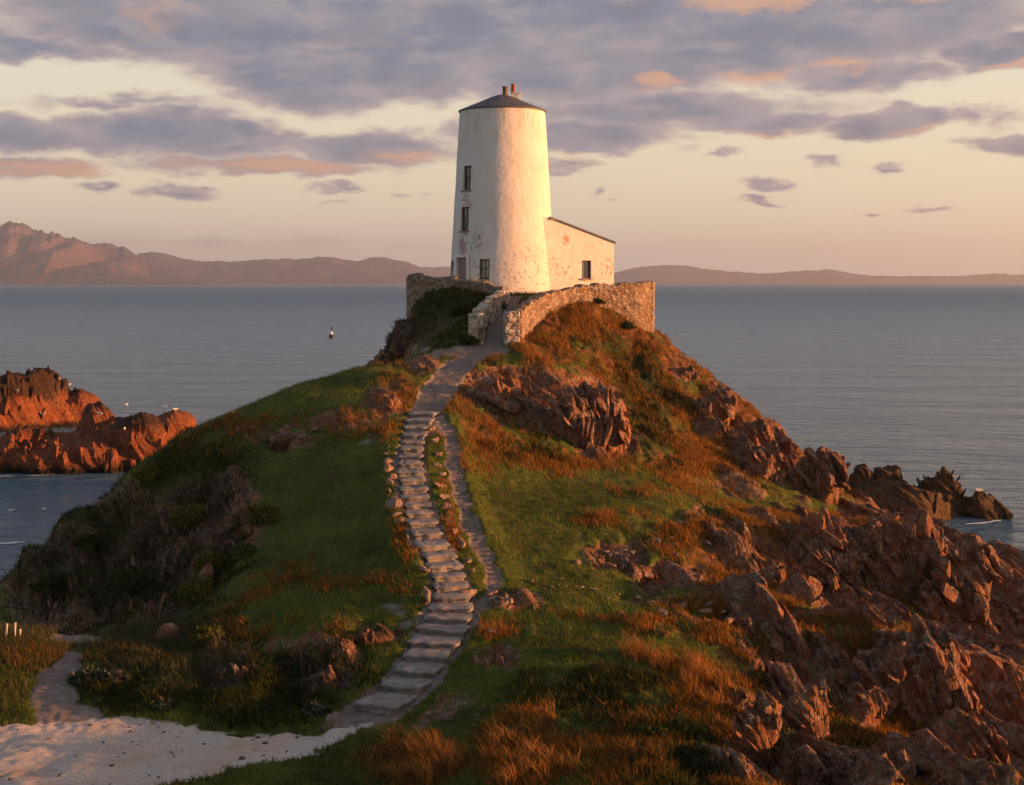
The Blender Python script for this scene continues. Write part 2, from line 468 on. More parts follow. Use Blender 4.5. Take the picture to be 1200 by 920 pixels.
def build_world():
    w = bpy.data.worlds.new('World'); sc.world = w; w.use_nodes = True
    t = w.node_tree; n = N(t); bg = t.nodes['Background']
    D = n.node('ShaderNodeTexCoord').outputs['Generated']
    xyz = n.node('ShaderNodeSeparateXYZ', {0: D}); x, y, z = xyz.outputs
    az = n.m('MULTIPLY', n.m('ARCTAN2', x, y), FPX)
    el = n.m('MULTIPLY', n.m('ARCSINE', z), FPX)
    sky = n.node('ShaderNodeTexSky', sky_type='NISHITA', sun_disc=False, sun_elevation=SUN_EL,
                 sun_rotation=math.atan2(SUN_DIR.x, SUN_DIR.y), altitude=10, air_density=1.3, dust_density=2.5, ozone_density=1.5)
    K = 0.07
    GAIN = 2 ** EXPO
    def rgb(*c): return tuple(v / K / GAIN for v in c)
    # clear sky: Nishita tempered with the pale evening band the photograph shows over the sea
    grad = n.ramp(n.mr(el, 0, 1500), [(0, rgb(1.04, .895, .73)), (.05, rgb(1.04, .89, .665)), (.10, rgb(1.03, .90, .66)), (.17, rgb(.97, .89, .71)), (.3, rgb(.56, .56, .54)), (1, rgb(.26, .32, .44))])
    base = n.mix(.82, sky.outputs[0], grad)
    # clouds: (px, py, rx, ry, weight) of every bank, warped by noise stretched along the horizon
    C0 = n.node('ShaderNodeCombineXYZ', {0: n.m('MULTIPLY', az, .0048), 1: n.m('MULTIPLY', el, .0110), 2: 0.}).outputs[0]
    wn = n.node('ShaderNodeTexNoise', {'Vector': C0, 'Scale': 1.0, 'Detail': 6, 'Roughness': .62}).outputs['Color']
    wv = n.v('MULTIPLY', n.v('SUBTRACT', wn, (.5, .5, .5)), (230., 62., 0.))
    wn2 = n.node('ShaderNodeTexNoise', {'Vector': n.v('ADD', C0, (1.3, 5.7, 0)), 'Scale': 4.2, 'Detail': 5, 'Roughness': .6}).outputs['Color']
    wv = n.v('ADD', wv, n.v('MULTIPLY', n.v('SUBTRACT', wn2, (.5, .5, .5)), (90., 30., 0.)))
    fine = n.node('ShaderNodeTexNoise', {'Vector': n.v('ADD', C0, (7.3, 2.1, 0)), 'Scale': 1.9, 'Detail': 8, 'Roughness': .6, 'Distortion': .15}).outputs['Fac']
    fine2 = n.node('ShaderNodeTexNoise', {'Vector': n.v('ADD', C0, (7.45, 2.24, 0)), 'Scale': 1.9, 'Detail': 8, 'Roughness': .6, 'Distortion': .15}).outputs['Fac']
    relief = n.m('SUBTRACT', fine, fine2)
    UV0 = n.node('ShaderNodeCombineXYZ', {0: az, 1: el, 2: 0.}).outputs[0]
    UV = n.v('ADD', UV0, wv)
    banks = [
        (260, 22, 320, 78, 1.9), (430, 92, 220, 52, 1.9), (640, 60, 340, 80, 1.95), (900, 40, 370, 74, 1.7), (760, 130, 270, 34, 1.15),
        (50, 72, 160, 20, 1.2), (150, 128, 120, 12, .6), (40, 172, 150, 32, 1.5), (230, 165, 160, 40, 1.7), (420, 178, 140, 28, 1.35),
        (660, 160, 170, 26, 1.35), (560, 186, 60, 12, .5), (1050, 150, 120, 22, 1.4), (890, 148, 120, 20, 1.2), (1150, 82, 95, 30, 1.7),
        (1000, 98, 130, 24, 1.0), (60, 210, 110, 15, 1.1), (125, 231, 42, 9, .85), (222, 230, 54, 9, .8), (310, 202, 170, 15, 1.1), (395, 227, 42, 7, .75),
        (660, 195, 60, 10, .6), (810, 187, 34, 8, .75), (715, 231, 16, 7, .75), (878, 224, 48, 7, .75), (880, 242, 30, 5.5, .75), (1003, 251, 24, 4.5, .75),
        (1078, 252, 24, 4.5, .7), (1152, 181, 54, 14, .95), (968, 187, 32, 10, .75), (1043, 203, 24, 6, .7), (1198, 212, 22, 9, .7), (480, 233, 22, 4, .6),
        (260, 285, 160, 14, .22), (420, 282, 90, 12, .2), (400, 244, 30, 5, .4),
        (-200, 120, 200, 90, 1.1), (1420, 120, 190, 70, 1.0), (-400, 210, 200, 20, .8), (1500, 220, 140, 14, .8),
    ]
    dens = None
    for (px, py, rx, ry, wt) in banks:
        q = n.v('MULTIPLY', n.v('SUBTRACT', UV, (px - 600., 331. - py, 0.)), (1 / rx, 1 / ry, 0.))
        v = n.m('MULTIPLY_ADD', n.v('LENGTH', q), -wt, wt)
        dens = v if dens is None else n.m('MAXIMUM', dens, v)
    # unseen vault above and behind: cloud added, toned to set the fill light
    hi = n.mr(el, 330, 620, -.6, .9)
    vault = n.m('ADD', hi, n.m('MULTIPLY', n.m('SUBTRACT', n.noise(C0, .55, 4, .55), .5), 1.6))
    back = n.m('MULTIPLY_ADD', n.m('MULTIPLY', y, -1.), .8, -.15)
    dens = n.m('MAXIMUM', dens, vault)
    dens = n.m('ADD', dens, n.m('MULTIPLY', n.m('SUBTRACT', fine, .5), 1.25))
    alpha = n.mr(dens, -.03, .58, 0., 1., True)
    thick = n.mr(dens, .12, .85)
    cA = n.mix(thick, rgb(.66, .48, .44), rgb(.205, .245, .33))
    shade = n.noise(n.v('ADD', C0, (3., 8., 0.)), 1.7, 5, .6)
    cA = n.mix(n.m('MULTIPLY', n.mr(shade, .42, .66), .75), cA, rgb(.38, .345, .385))
    cA = n.mix(n.m('MULTIPLY', n.mr(shade, .30, .46, 1, 0), .55), cA, rgb(.22, .235, .30))
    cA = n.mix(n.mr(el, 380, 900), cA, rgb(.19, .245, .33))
    cA = n.mix(n.m('MULTIPLY', n.mr(relief, .0, .16), .35), cA, rgb(.60, .47, .43))
    cA = n.mix(n.m('MULTIPLY', n.mr(relief, .0, -.16), .3), cA, rgb(.20, .195, .245))
    # warm-lit edges facing the low sun
    warm = None
    for (px, py, rx, ry, wt) in [(750, 100, 46, 16, 1.), (880, 97, 60, 15, .9), (980, 88, 60, 14, .8), (900, 14, 150, 16, 1.), (1040, 10, 120, 15, 1.), (215, 30, 60, 40, .5),
                                 (90, 212, 150, 13, 1.), (320, 202, 170, 14, .9), (470, 186, 130, 14, .7), (620, 186, 90, 10, .8), (900, 160, 140, 8, .7), (1080, 160, 90, 10, .6), (1160, 100, 70, 8, .8), (660, 190, 100, 14, .4)]:
        q = n.v('MULTIPLY', n.v('SUBTRACT', UV, (px - 600., 331. - py, 0.)), (1 / rx, 1 / ry, 0.))
        v = n.m('MULTIPLY_ADD', n.v('LENGTH', q), -wt, wt)
        warm = v if warm is None else n.m('MAXIMUM', warm, v)
    warm = n.mr(n.m('ADD', warm, n.m('MULTIPLY', n.m('SUBTRACT', fine, .5), .9)), .1, .75, 0, 1, True)
    cA = n.mix(n.m('MULTIPLY', warm, .85), cA, rgb(.72, .40, .27))
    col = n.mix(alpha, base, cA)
    # brighter glow round the sun, out of frame to the right
    sd = n.v('DOT_PRODUCT', D, tuple(SUN_DIR))
    glow = n.m('POWER', n.m('MAXIMUM', sd, 0.), 6.)
    col = n.mix(n.m('MULTIPLY', glow, .6), col, rgb(1.5, .85, .42))
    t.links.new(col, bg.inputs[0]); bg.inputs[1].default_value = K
    w.cycles.sampling_method = 'MANUAL'; w.cycles.sample_map_resolution = 512

def build_camera_sun():
    cam = bpy.data.cameras.new('camera'); co = link(bpy.data.objects.new('camera', cam))
    cam.sensor_width = 36; cam.lens = FPX / 1200 * 36; cam.clip_start = .5; cam.clip_end = 60000
    co.location = (0, 0, EYE); co.rotation_euler = (R(90) - PITCH, 0, 0)
    sc.camera = co
    l = bpy.data.lights.new('sun', 'SUN'); l.energy = SUN_E; l.angle = R(.55); l.color = SUN_COL
    lo = link(bpy.data.objects.new('sun', l)); lo.rotation_euler = SUN_DIR.to_track_quat('Z', 'Y').to_euler()
    lo.location = (60, 20, 40)
    sc.view_settings.view_transform = 'Standard'; sc.view_settings.look = 'None'
    sc.view_settings.exposure = EXPO; sc.view_settings.gamma = 1; sc.view_settings.use_curve_mapping = False
    sc.cycles.use_denoising = True
    try: sc.cycles.denoiser = 'OPENIMAGEDENOISE'
    except Exception: pass
    sc.cycles.max_bounces = 5; sc.cycles.diffuse_bounces = 2; sc.cycles.glossy_bounces = 2; sc.cycles.transmission_bounces = 2; sc.cycles.volume_bounces = 0
    sc.cycles.use_adaptive_sampling = True; sc.cycles.adaptive_threshold = .02

SUN_E, SUN_COL = 5.0, (1.0, .40, .14)
EXPO = 1.42

# ------------------------------------------------------------------ terrain base surface
ctrl = []
def c(px, py, Y): ctrl.append(W(px, py, Y))
def p(x, y, z): ctrl.append((x, y, z))
# path spine
PATH_PX = [(600, 350, 75.6), (588, 378, 71.5), (578, 404, 68.2), (556, 418, 65.8), (530, 432, 63.3), (515, 455, 60.5), (503, 475, 58), (492, 492, 56.2), (483, 520, 53.6), (481, 550, 51), (487, 585, 48.6), (494, 612, 46.7), (506, 638, 45.0),
           (524, 668, 43.2), (531, 695, 41.9), (528, 722, 40.6), (512, 748, 39.4), (497, 775, 38.1), (478, 800, 37.0), (452, 824, 35.9), (415, 846, 34.9)]
for q in PATH_PX: c(*q)
# right of the path: knoll, plateau
for q in [(560, 500, 56.8), (548, 560, 52), (562, 620, 47.6), (585, 680, 43.2), (560, 730, 40.3), (545, 450, 62.2), (540, 428, 64), (590, 424, 64.6), (640, 424, 65), (680, 440, 65), (722, 470, 64), (752, 512, 61.5), (757, 545, 58.2),
          (560, 480, 58.6), (600, 505, 58.2), (650, 525, 57.8), (700, 550, 56.4), (560, 462, 60.6), (620, 470, 60.8), (680, 490, 60.5), (720, 520, 59.6),
          (620, 580, 52), (700, 590, 51.6), (780, 600, 51.2), (840, 595, 53), (600, 640, 46.2), (700, 640, 46.8), (780, 650, 46.6), (650, 700, 42.4), (740, 700, 43), (700, 745, 39.6), (790, 735, 40.5), (840, 748, 39.5),
          (600, 740, 39.8), (560, 790, 36.8), (620, 800, 35.6), (700, 810, 34.8), (780, 800, 35.6), (540, 850, 33.8), (480, 878, 33), (640, 880, 31.2), (560, 915, 30), (460, 915, 31), (720, 915, 28.8), (800, 860, 32), (800, 915, 29)]: c(*q)
# mound under the light tower
for q in [(615, 402, 68.9), (640, 372, 71.4), (682, 347, 74), (722, 362, 75), (764, 390, 76.4), (800, 412, 75), (835, 456, 73), (880, 492, 71), (930, 534, 68), (968, 588, 64),
          (640, 405, 68.6), (700, 400, 71), (760, 420, 73), (700, 430, 68.2), (760, 470, 69), (810, 500, 68), (790, 540, 61.5), (860, 540, 65), (900, 575, 61.5), (820, 570, 58.5), (880, 600, 56.5), (940, 612, 58),
          (540, 412, 66.6), (510, 414, 67), (530, 385, 71), (560, 365, 73.5), (510, 365, 75), (490, 350, 78), (470, 375, 78), (445, 408, 77), (500, 400, 70)]: c(*q)
# left hill
for q in [(470, 432, 63.5), (430, 426, 64.5), (380, 440, 63.5), (330, 456, 62.5), (280, 478, 61.5), (230, 500, 60.5), (185, 530, 59.5), (140, 560, 58.5), (100, 590, 57.5), (60, 622, 56.5), (35, 650, 55.3), (20, 680, 54.2), (6, 735, 51.5),
          (440, 470, 58), (400, 470, 59.5), (350, 490, 58.3), (300, 520, 56.6), (270, 560, 54.4), (240, 572, 54), (450, 520, 54), (440, 560, 51), (400, 540, 53), (350, 560, 52.6), (400, 600, 49.4), (350, 610, 49.8), (450, 610, 47.4),
          (320, 570, 52.6), (310, 640, 47.5), (360, 660, 45.2), (420, 650, 45.2), (480, 660, 43.6), (430, 700, 42.2), (480, 710, 41.2), (300, 690, 44), (250, 690, 45), (370, 710, 42), (440, 745, 39.6), (380, 745, 40), (340, 755, 40),
          (400, 810, 36.6), (330, 820, 36.6), (290, 735, 41.2), (250, 760, 40.4), (235, 800, 37.9), (280, 840, 35.8), (460, 780, 38), (420, 790, 37.6),
          (200, 610, 53.4), (150, 640, 53), (100, 680, 52), (60, 700, 51.6), (270, 620, 50.4), (240, 650, 49.6), (180, 700, 49), (120, 720, 49.4), (60, 738, 49.4), (200, 735, 45.5), (150, 745, 46), (100, 748, 46), (230, 715, 45.4)]: c(*q)
# gravel clearing, dune
for q in [(0, 850, 35.2), (100, 842, 35.6), (200, 858, 34.8), (300, 862, 34.6), (380, 850, 34.8), (0, 918, 30.9), (100, 918, 30.9), (200, 918, 30.9), (300, 890, 32.4), (360, 880, 33), (60, 800, 37.9), (110, 780, 39.4), (30, 760, 39.6), (0, 742, 40.6), (45, 742, 41.4), (150, 790, 38.4), (190, 750, 42), (-60, 745, 40.5), (-60, 850, 35.2), (-150, 760, 40), (-80, 918, 31)]: c(*q)
p(-22, 47, 2.2); p(-27, 50, 1.2); p(-26, 40, 3.2); p(-34, 42, 2)
# left flank falling to the beach and the sea
for q in [(430, 426, 64.5), (330, 456, 62.5), (230, 500, 60.5), (140, 560, 58.5), (60, 622, 56.5), (20, 680, 54.2)]:
    x, y, z = W(*q); p(x - 2.2, y + 4, z * .62 - .4); p(x - 4.5, y + 9, -.9); p(x - 8, y + 15, -1.8)
p(-23, 60, .8); p(-25, 66, .7); p(-28, 58, .9); p(-33, 62, .4); p(-36, 54, 1.); p(-28, 74, -1.2); p(-42, 70, -1.6); p(-45, 50, 1.0); p(-46, 85, -3)
# right: rock country falling to the inlet
for q in [(975, 606, 62), (1005, 612, 59), (1030, 612, 56.5), (1060, 618, 55), (1100, 628, 54), (1132, 642, 53), (960, 632, 54), (985, 628, 57), (900, 628, 52.5), (850, 630, 49.5), (790, 650, 47.4), (740, 658, 46.6),
          (1000, 650, 52.6), (1000, 694, 51.2), (1040, 655, 53), (1045, 698, 51.6), (960, 650, 52), (955, 692, 50.4), (900, 645, 50.6), (900, 688, 49), (850, 650, 48.2), (845, 688, 46.6), (1090, 662, 52.6), (1095, 712, 51), (1130, 700, 52), (1150, 740, 50), (1175, 780, 48.5),
          (1060, 722, 49), (1000, 712, 48), (940, 712, 46.6), (880, 702, 45),
          (830, 700, 42.8), (870, 722, 42.4), (910, 738, 42), (960, 742, 42), (1010, 738, 42), (1060, 734, 41.8), (1100, 748, 41), (1140, 775, 40.4), (1185, 850, 39.6),
          (1060, 790, 40.2), (1060, 850, 38.8), (1100, 850, 38.8), (1140, 860, 38.6), (1010, 800, 39.8), (1000, 850, 38.2), (960, 800, 39), (950, 850, 37), (900, 790, 38.2), (890, 850, 35.4), (860, 780, 38), (850, 830, 35),
          (1190, 890, 38), (1120, 880, 35.5), (1050, 880, 34.5), (1000, 900, 32), (940, 900, 31.4), (870, 905, 30), (1120, 912, 32), (1190, 915, 33.5), (1200, 780, 48), (1180, 720, 50.5)]: c(*q)
p(22.5, 56, 2.2); p(24.5, 52, .6); p(27, 48, .2); p(27, 56, -1.4); p(24, 64, -.8); p(21, 68, -.2); p(31, 44, -.6); p(19.5, 73, 1.0); p(17, 79, 3.5); p(24, 76, -1.6); p(30, 66, -2.5); p(34, 52, -2.4); p(36, 40, -2); p(20, 84, .5); p(24, 40, 1.4); p(23, 34, 2.2); p(28, 30, 1.5); p(38, 28, .2); p(30, 36, -.2)
# behind the tower
p(0, 86, 13.0); p(5, 87, 12.2); p(-4, 86, 12.6); p(0, 93, 6); p(9, 90, 7); p(-8, 88, 7.5); p(-10, 82, 6.5); p(-12, 78, 5); p(-14, 84, .5); p(-11, 93, -.5); p(0, 102, -1.2); p(12, 98, -1.2); p(16, 90, .2); p(-17, 78, .0); p(-20, 72, -.9); p(0, 122, -4); p(25, 110, -4); p(-25, 110, -4); p(45, 90, -4); p(-50, 110, -4); p(60, 60, -4); p(60, 110, -4); p(-70, 80, -4); p(-70, 50, -.5)
# towards and under the viewer
for (y, z) in ((26, 3.7), (21, 4.6), (15, 7.2), (9, 10.0), (4, 12.1), (-4, 12.4), (-14, 12.4)):
    for x in (-30, -18, -8, 0, 8, 18, 30):
        p(x, y, z if abs(x) < 10 else z * (.86 if x < 0 else .82))
p(60, 10, 2); p(60, 30, -2); p(-70, 20, 2); p(60, -14, 4); p(-70, -14, 4)

pts = np.array(ctrl)
_, ui = np.unique(np.round(pts[:, :2], 2), axis=0, return_index=True)
pts = pts[np.sort(ui)]
GX0, GX1, GY0, GY1, GS = -72., 62., -16., 126., .4
def rbf_grid():
    xy, z = pts[:, :2], pts[:, 2]
    n_ = len(xy)
    d = np.hypot(xy[:, None, 0] - xy[None, :, 0], xy[:, None, 1] - xy[None, :, 1])
    A = np.zeros((n_ + 3, n_ + 3)); A[:n_, :n_] = -d + np.eye(n_) * .06
    A[:n_, n_] = 1; A[:n_, n_ + 1:] = xy; A[n_, :n_] = 1; A[n_ + 1:, :n_] = xy.T
    w = np.linalg.solve(A, np.concatenate([z, [0, 0, 0]]))
    gx = np.arange(GX0, GX1 + .01, GS); gy = np.arange(GY0, GY1 + .01, GS)
    X, Y = np.meshgrid(gx, gy)
    Z = w[n_] + w[n_ + 1] * X + w[n_ + 2] * Y
    for i in range(n_):
        Z -= w[i] * np.hypot(X - xy[i, 0], Y - xy[i, 1])
    k = np.array([1, 4, 6, 4, 1]) / 16.
    for ax in (0, 1):
        for _ in range(2):
            Zp = np.pad(Z, [(2, 2) if a == ax else (0, 0) for a in (0, 1)], mode='edge')
            Z = sum(k[i] * np.take(Zp, range(i, i + Z.shape[ax]), axis=ax) for i in range(5))
    return Z
ZG = rbf_grid()

def bil(G, x, y):
    u = np.clip((np.asarray(x, float) - GX0) / GS, 0, G.shape[1] - 1.001); v = np.clip((np.asarray(y, float) - GY0) / GS, 0, G.shape[0] - 1.001)
    i, j = u.astype(int), v.astype(int); a, b = u - i, v - j
    return (G[j, i] * (1 - a) + G[j, i + 1] * a) * (1 - b) + (G[j + 1, i] * (1 - a) + G[j + 1, i + 1] * a) * b

# -- path: cross-section levelled to its spine
def resample(P, step):
    P = np.array(P, float); seg = np.linalg.norm(np.diff(P[:, :2], axis=0), axis=1); s = np.concatenate([[0], np.cumsum(seg)])
    t = np.arange(0, s[-1], step)
    out = np.stack([np.interp(t, s, P[:, i]) for i in range(P.shape[1])], 1)
    k = 5
    pad = np.pad(out, [(k, k), (0, 0)], mode='edge'); ker = np.ones(2 * k + 1) / (2 * k + 1)
    sm = np.stack([np.convolve(pad[:, i], ker, 'valid') for i in range(P.shape[1])], 1)
    sm[0], sm[-1] = out[0], out[-1]
    return sm, t
PATH_W = [.5, .5, .55, .75, .75, .72, .68, .62, .56, .56, .58, .6, .6, .6, .68, .9, .8, .74, .74, .78, .85]
SPINE, SPT = resample([(*W(*q), w) for q, w in zip(PATH_PX, PATH_W)], .1)
SIDE_PX = [(514, 486, 56.6), (528, 510, 54.8), (532, 537, 52.4), (536, 562, 50.6), (541, 587, 48.9), (550, 613, 47.1), (563, 637, 45.5), (575, 662, 44.1), (580, 682, 43), (572, 703, 41.9), (553, 720, 40.8)]
SIDE, _ = resample([(*W(*q), .25) for q in SIDE_PX], .1)
def path_dist(x, y, S):
    """signed excess over half width and spine height (nearest sample), evaluated on arrays"""
    best = np.full(x.shape, 1e9); zz = np.zeros(x.shape); ww = np.ones(x.shape)
    for q in S[::3]:
        d = np.hypot(x - q[0], y - q[1])
        n = d < best
        best = np.where(n, d, best); zz = np.where(n, q[2], zz); ww = np.where(n, q[3], ww)
    return best, zz, ww

# -- wall lines (world), used for the terrace too
LW = [(-5.55, 80.2), (-4.3, 78.6), (-2.4, 76.9), (-1.0, 76.1), (-.25, 75.7)]                       # terrace wall left
LP = [(-.25, 75.7), (-.75, 73.6), (-1.35, 71.4), (-1.85, 69.6)]                                    # parapet beside the steps
RW = [(.18, 68.3), (.55, 69.6), (1.5, 71.6), (2.6, 73.2), (3.9, 74.4), (5.4, 75.2), (6.6, 75.9), (7.3, 76.8)]
RWB = [(7.3, 76.8), (7.6, 79), (7.6, 82), (6.5, 85), (3.5, 87), (0, 87.3), (-3.5, 86.3), (-5.6, 83.6), (-5.55, 80.2)]
TERR = LW + [(.3, 75.6), (1.6, 73.4), (2.6, 73.2)] + RW[4:] + RWB[1:-1]
def inside_dist(x, y, poly):
    ins = np.zeros(x.shape, bool); dm = np.full(x.shape, 1e9)
    P = np.array(poly); Q = np.roll(P, -1, 0)
    for (x0, y0), (x1, y1) in zip(P, Q):
        cnd = ((y0 > y) != (y1 > y)) & (x < (x1 - x0) * (y - y0) / (y1 - y0 + 1e-12) + x0)
        ins ^= cnd
        L = (x1 - x0) ** 2 + (y1 - y0) ** 2
        t = np.clip(((x - x0) * (x1 - x0) + (y - y0) * (y1 - y0)) / L, 0, 1)
        dm = np.minimum(dm, np.hypot(x - x0 - t * (x1 - x0), y - y0 - t * (y1 - y0)))
    return np.where(ins, dm, -dm)

def ground_base(x, y):
    x = np.asarray(x, float); y = np.asarray(y, float)
    z = bil(ZG, x, y)
    sel = (np.abs(x) < 12) & (y > 30) & (y < 90)
    if sel.any():
        xs, ys, zs = x[sel], y[sel], z[sel]
        for S in (SPINE, SIDE):
            d, zz, w = path_dist(xs, ys, S)
            k = sstep(w + 1.0, w * .8, d)
            zs = zs * (1 - k) + zz * k
        d = inside_dist(xs, ys, TERR)
        k = sstep(-.1, .45, d)
        zs = zs * (1 - k) + 13.32 * k
        z = z.copy(); z[sel] = zs
    return z

_t = np.concatenate([np.arange(24, 100, .06)])
def G(px, py, lift=0.0):
    """first point of the base ground seen at a photograph pixel"""
    r, u = (px - 600) / FPX, (460 - py) / FPX
    dy, dz = CP + SP * u, -SP + CP * u
    x, y, z = r / dy * _t, _t, EYE + dz / dy * _t
    g = ground_base(x, y)
    i = np.argmax(z < g)
    if not (z < g).any(): i = len(_t) - 1
    return Vector((x[i], y[i], g[i] + lift))
def gz(x, y):
    return float(ground_base(np.array([x]), np.array([y]))[0])

# ------------------------------------------------------------------ terrain mesh with masks
def blobmask(px, py, blobs, soft=.35):
    o = np.zeros(px.shape, np.float32)
    for b in blobs:
        cx, cy, rx, ry = b[:4]; wt = b[4] if len(b) > 4 else 1.; an = R(b[5]) if len(b) > 5 else 0
        dx, dy = px - cx, py - cy
        X = (dx * math.cos(an) + dy * math.sin(an)) / rx; Y = (-dx * math.sin(an) + dy * math.cos(an)) / ry
        o = np.maximum(o, wt * sstep(1 + soft, 1 - soft, np.sqrt(X * X + Y * Y)))
    return o

ROCK = [(600, 455, 72, 28), (660, 470, 70, 38), (715, 505, 42, 40), (600, 490, 50, 12, .6),
        (940, 560, 40, 26), (900, 540, 45, 26, .8), (845, 482, 30, 40, .95), (892, 522, 40, 30, .95), (800, 425, 26, 18, .6), (870, 570, 40, 22, .6), (735, 390, 18, 10, .5),
        (850, 610, 55, 22), (740, 655, 60, 20, .8), (800, 665, 70, 26), (880, 650, 70, 45), (960, 640, 80, 50), (1060, 660, 120, 80), (1160, 700, 90, 90), (940, 710, 130, 32), (870, 715, 80, 22),
        (1080, 800, 150, 90), (960, 800, 90, 60), (900, 780, 50, 45), (1000, 890, 190, 60), (870, 880, 40, 60, .8), (1170, 860, 90, 90), (870, 830, 35, 60, .8), (780, 702, 50, 12, .7),
        (600, 705, 42, 10, .8), (578, 768, 26, 18, .85), (505, 835, 50, 16, .8, -25),
        (270, 600, 38, 52), (255, 570, 30, 20), (90, 680, 95, 70, .85), (190, 660, 70, 75, .82), (150, 600, 60, 40, .68), (225, 600, 30, 40, .8), (380, 780, 46, 34), (270, 785, 42, 34, .9), (330, 760, 30, 20, .5),
        (438, 742, 42, 12, .9), (330, 512, 50, 12, .9), (450, 470, 26, 20, .8), (400, 495, 40, 10, .7), (495, 428, 18, 12, .9), (463, 390, 30, 36), (500, 385, 30, 22, .6), (525, 360, 40, 14, .4)]
DRY = [(700, 375, 90, 40), (760, 430, 70, 60), (860, 500, 80, 60), (640, 400, 40, 30), (820, 545, 70, 30, .7), (640, 540, 90, 12, .6), (570, 505, 24, 40, .65), (530, 600, 10, 90, .7), (730, 612, 50, 10, .6), (800, 575, 70, 7, .5), (850, 640, 80, 40, .7),
       (490, 903, 56, 22, .7), (612, 884, 46, 40, .8), (740, 885, 60, 40, .4), (830, 808, 36, 34, .9), (780, 738, 90, 6, .8, 6), (880, 700, 80, 36, .6), (580, 740, 24, 8, .7), (640, 470, 110, 50, .55),
       (310, 690, 60, 16, .5, -20), (330, 745, 80, 14, .42), (470, 460, 30, 24, .7), (440, 500, 50, 18, .4), (420, 690, 50, 10, .4), (480, 640, 14, 34, .5), (330, 500, 90, 12, .45), (250, 500, 60, 10, .4), (210, 520, 70, 14, .35), (50, 775, 50, 12, .3), (160, 775, 60, 10, .3), (960, 740, 60, 30, .5), (1040, 590, 40, 12, .4)]
SHRUB = [(120, 650, 130, 80, .62), (230, 560, 60, 50, .6), (220, 680, 60, 50, .8), (560, 365, 60, 24, .9), (520, 355, 50, 20, .9), (590, 380, 20, 40, .7), (180, 800, 90, 30, .6), (320, 800, 110, 40, .6), (300, 840, 60, 12, .5), (760, 470, 34, 70, .85, -14), (720, 410, 40, 20, .6), (830, 470, 24, 24, .5), (620, 530, 40, 14, .5), (700, 820, 90, 40, .5), (800, 880, 60, 50, .6), (960, 860, 70, 40, .35), (500, 370, 60, 40, .6)]
BARE = [(458, 712, 24, 7, .5), (478, 730, 14, 12, .5), (430, 515, 16, 6, .8, -25), (545, 412, 60, 8, .8), (510, 835, 60, 12, .4, -20)]

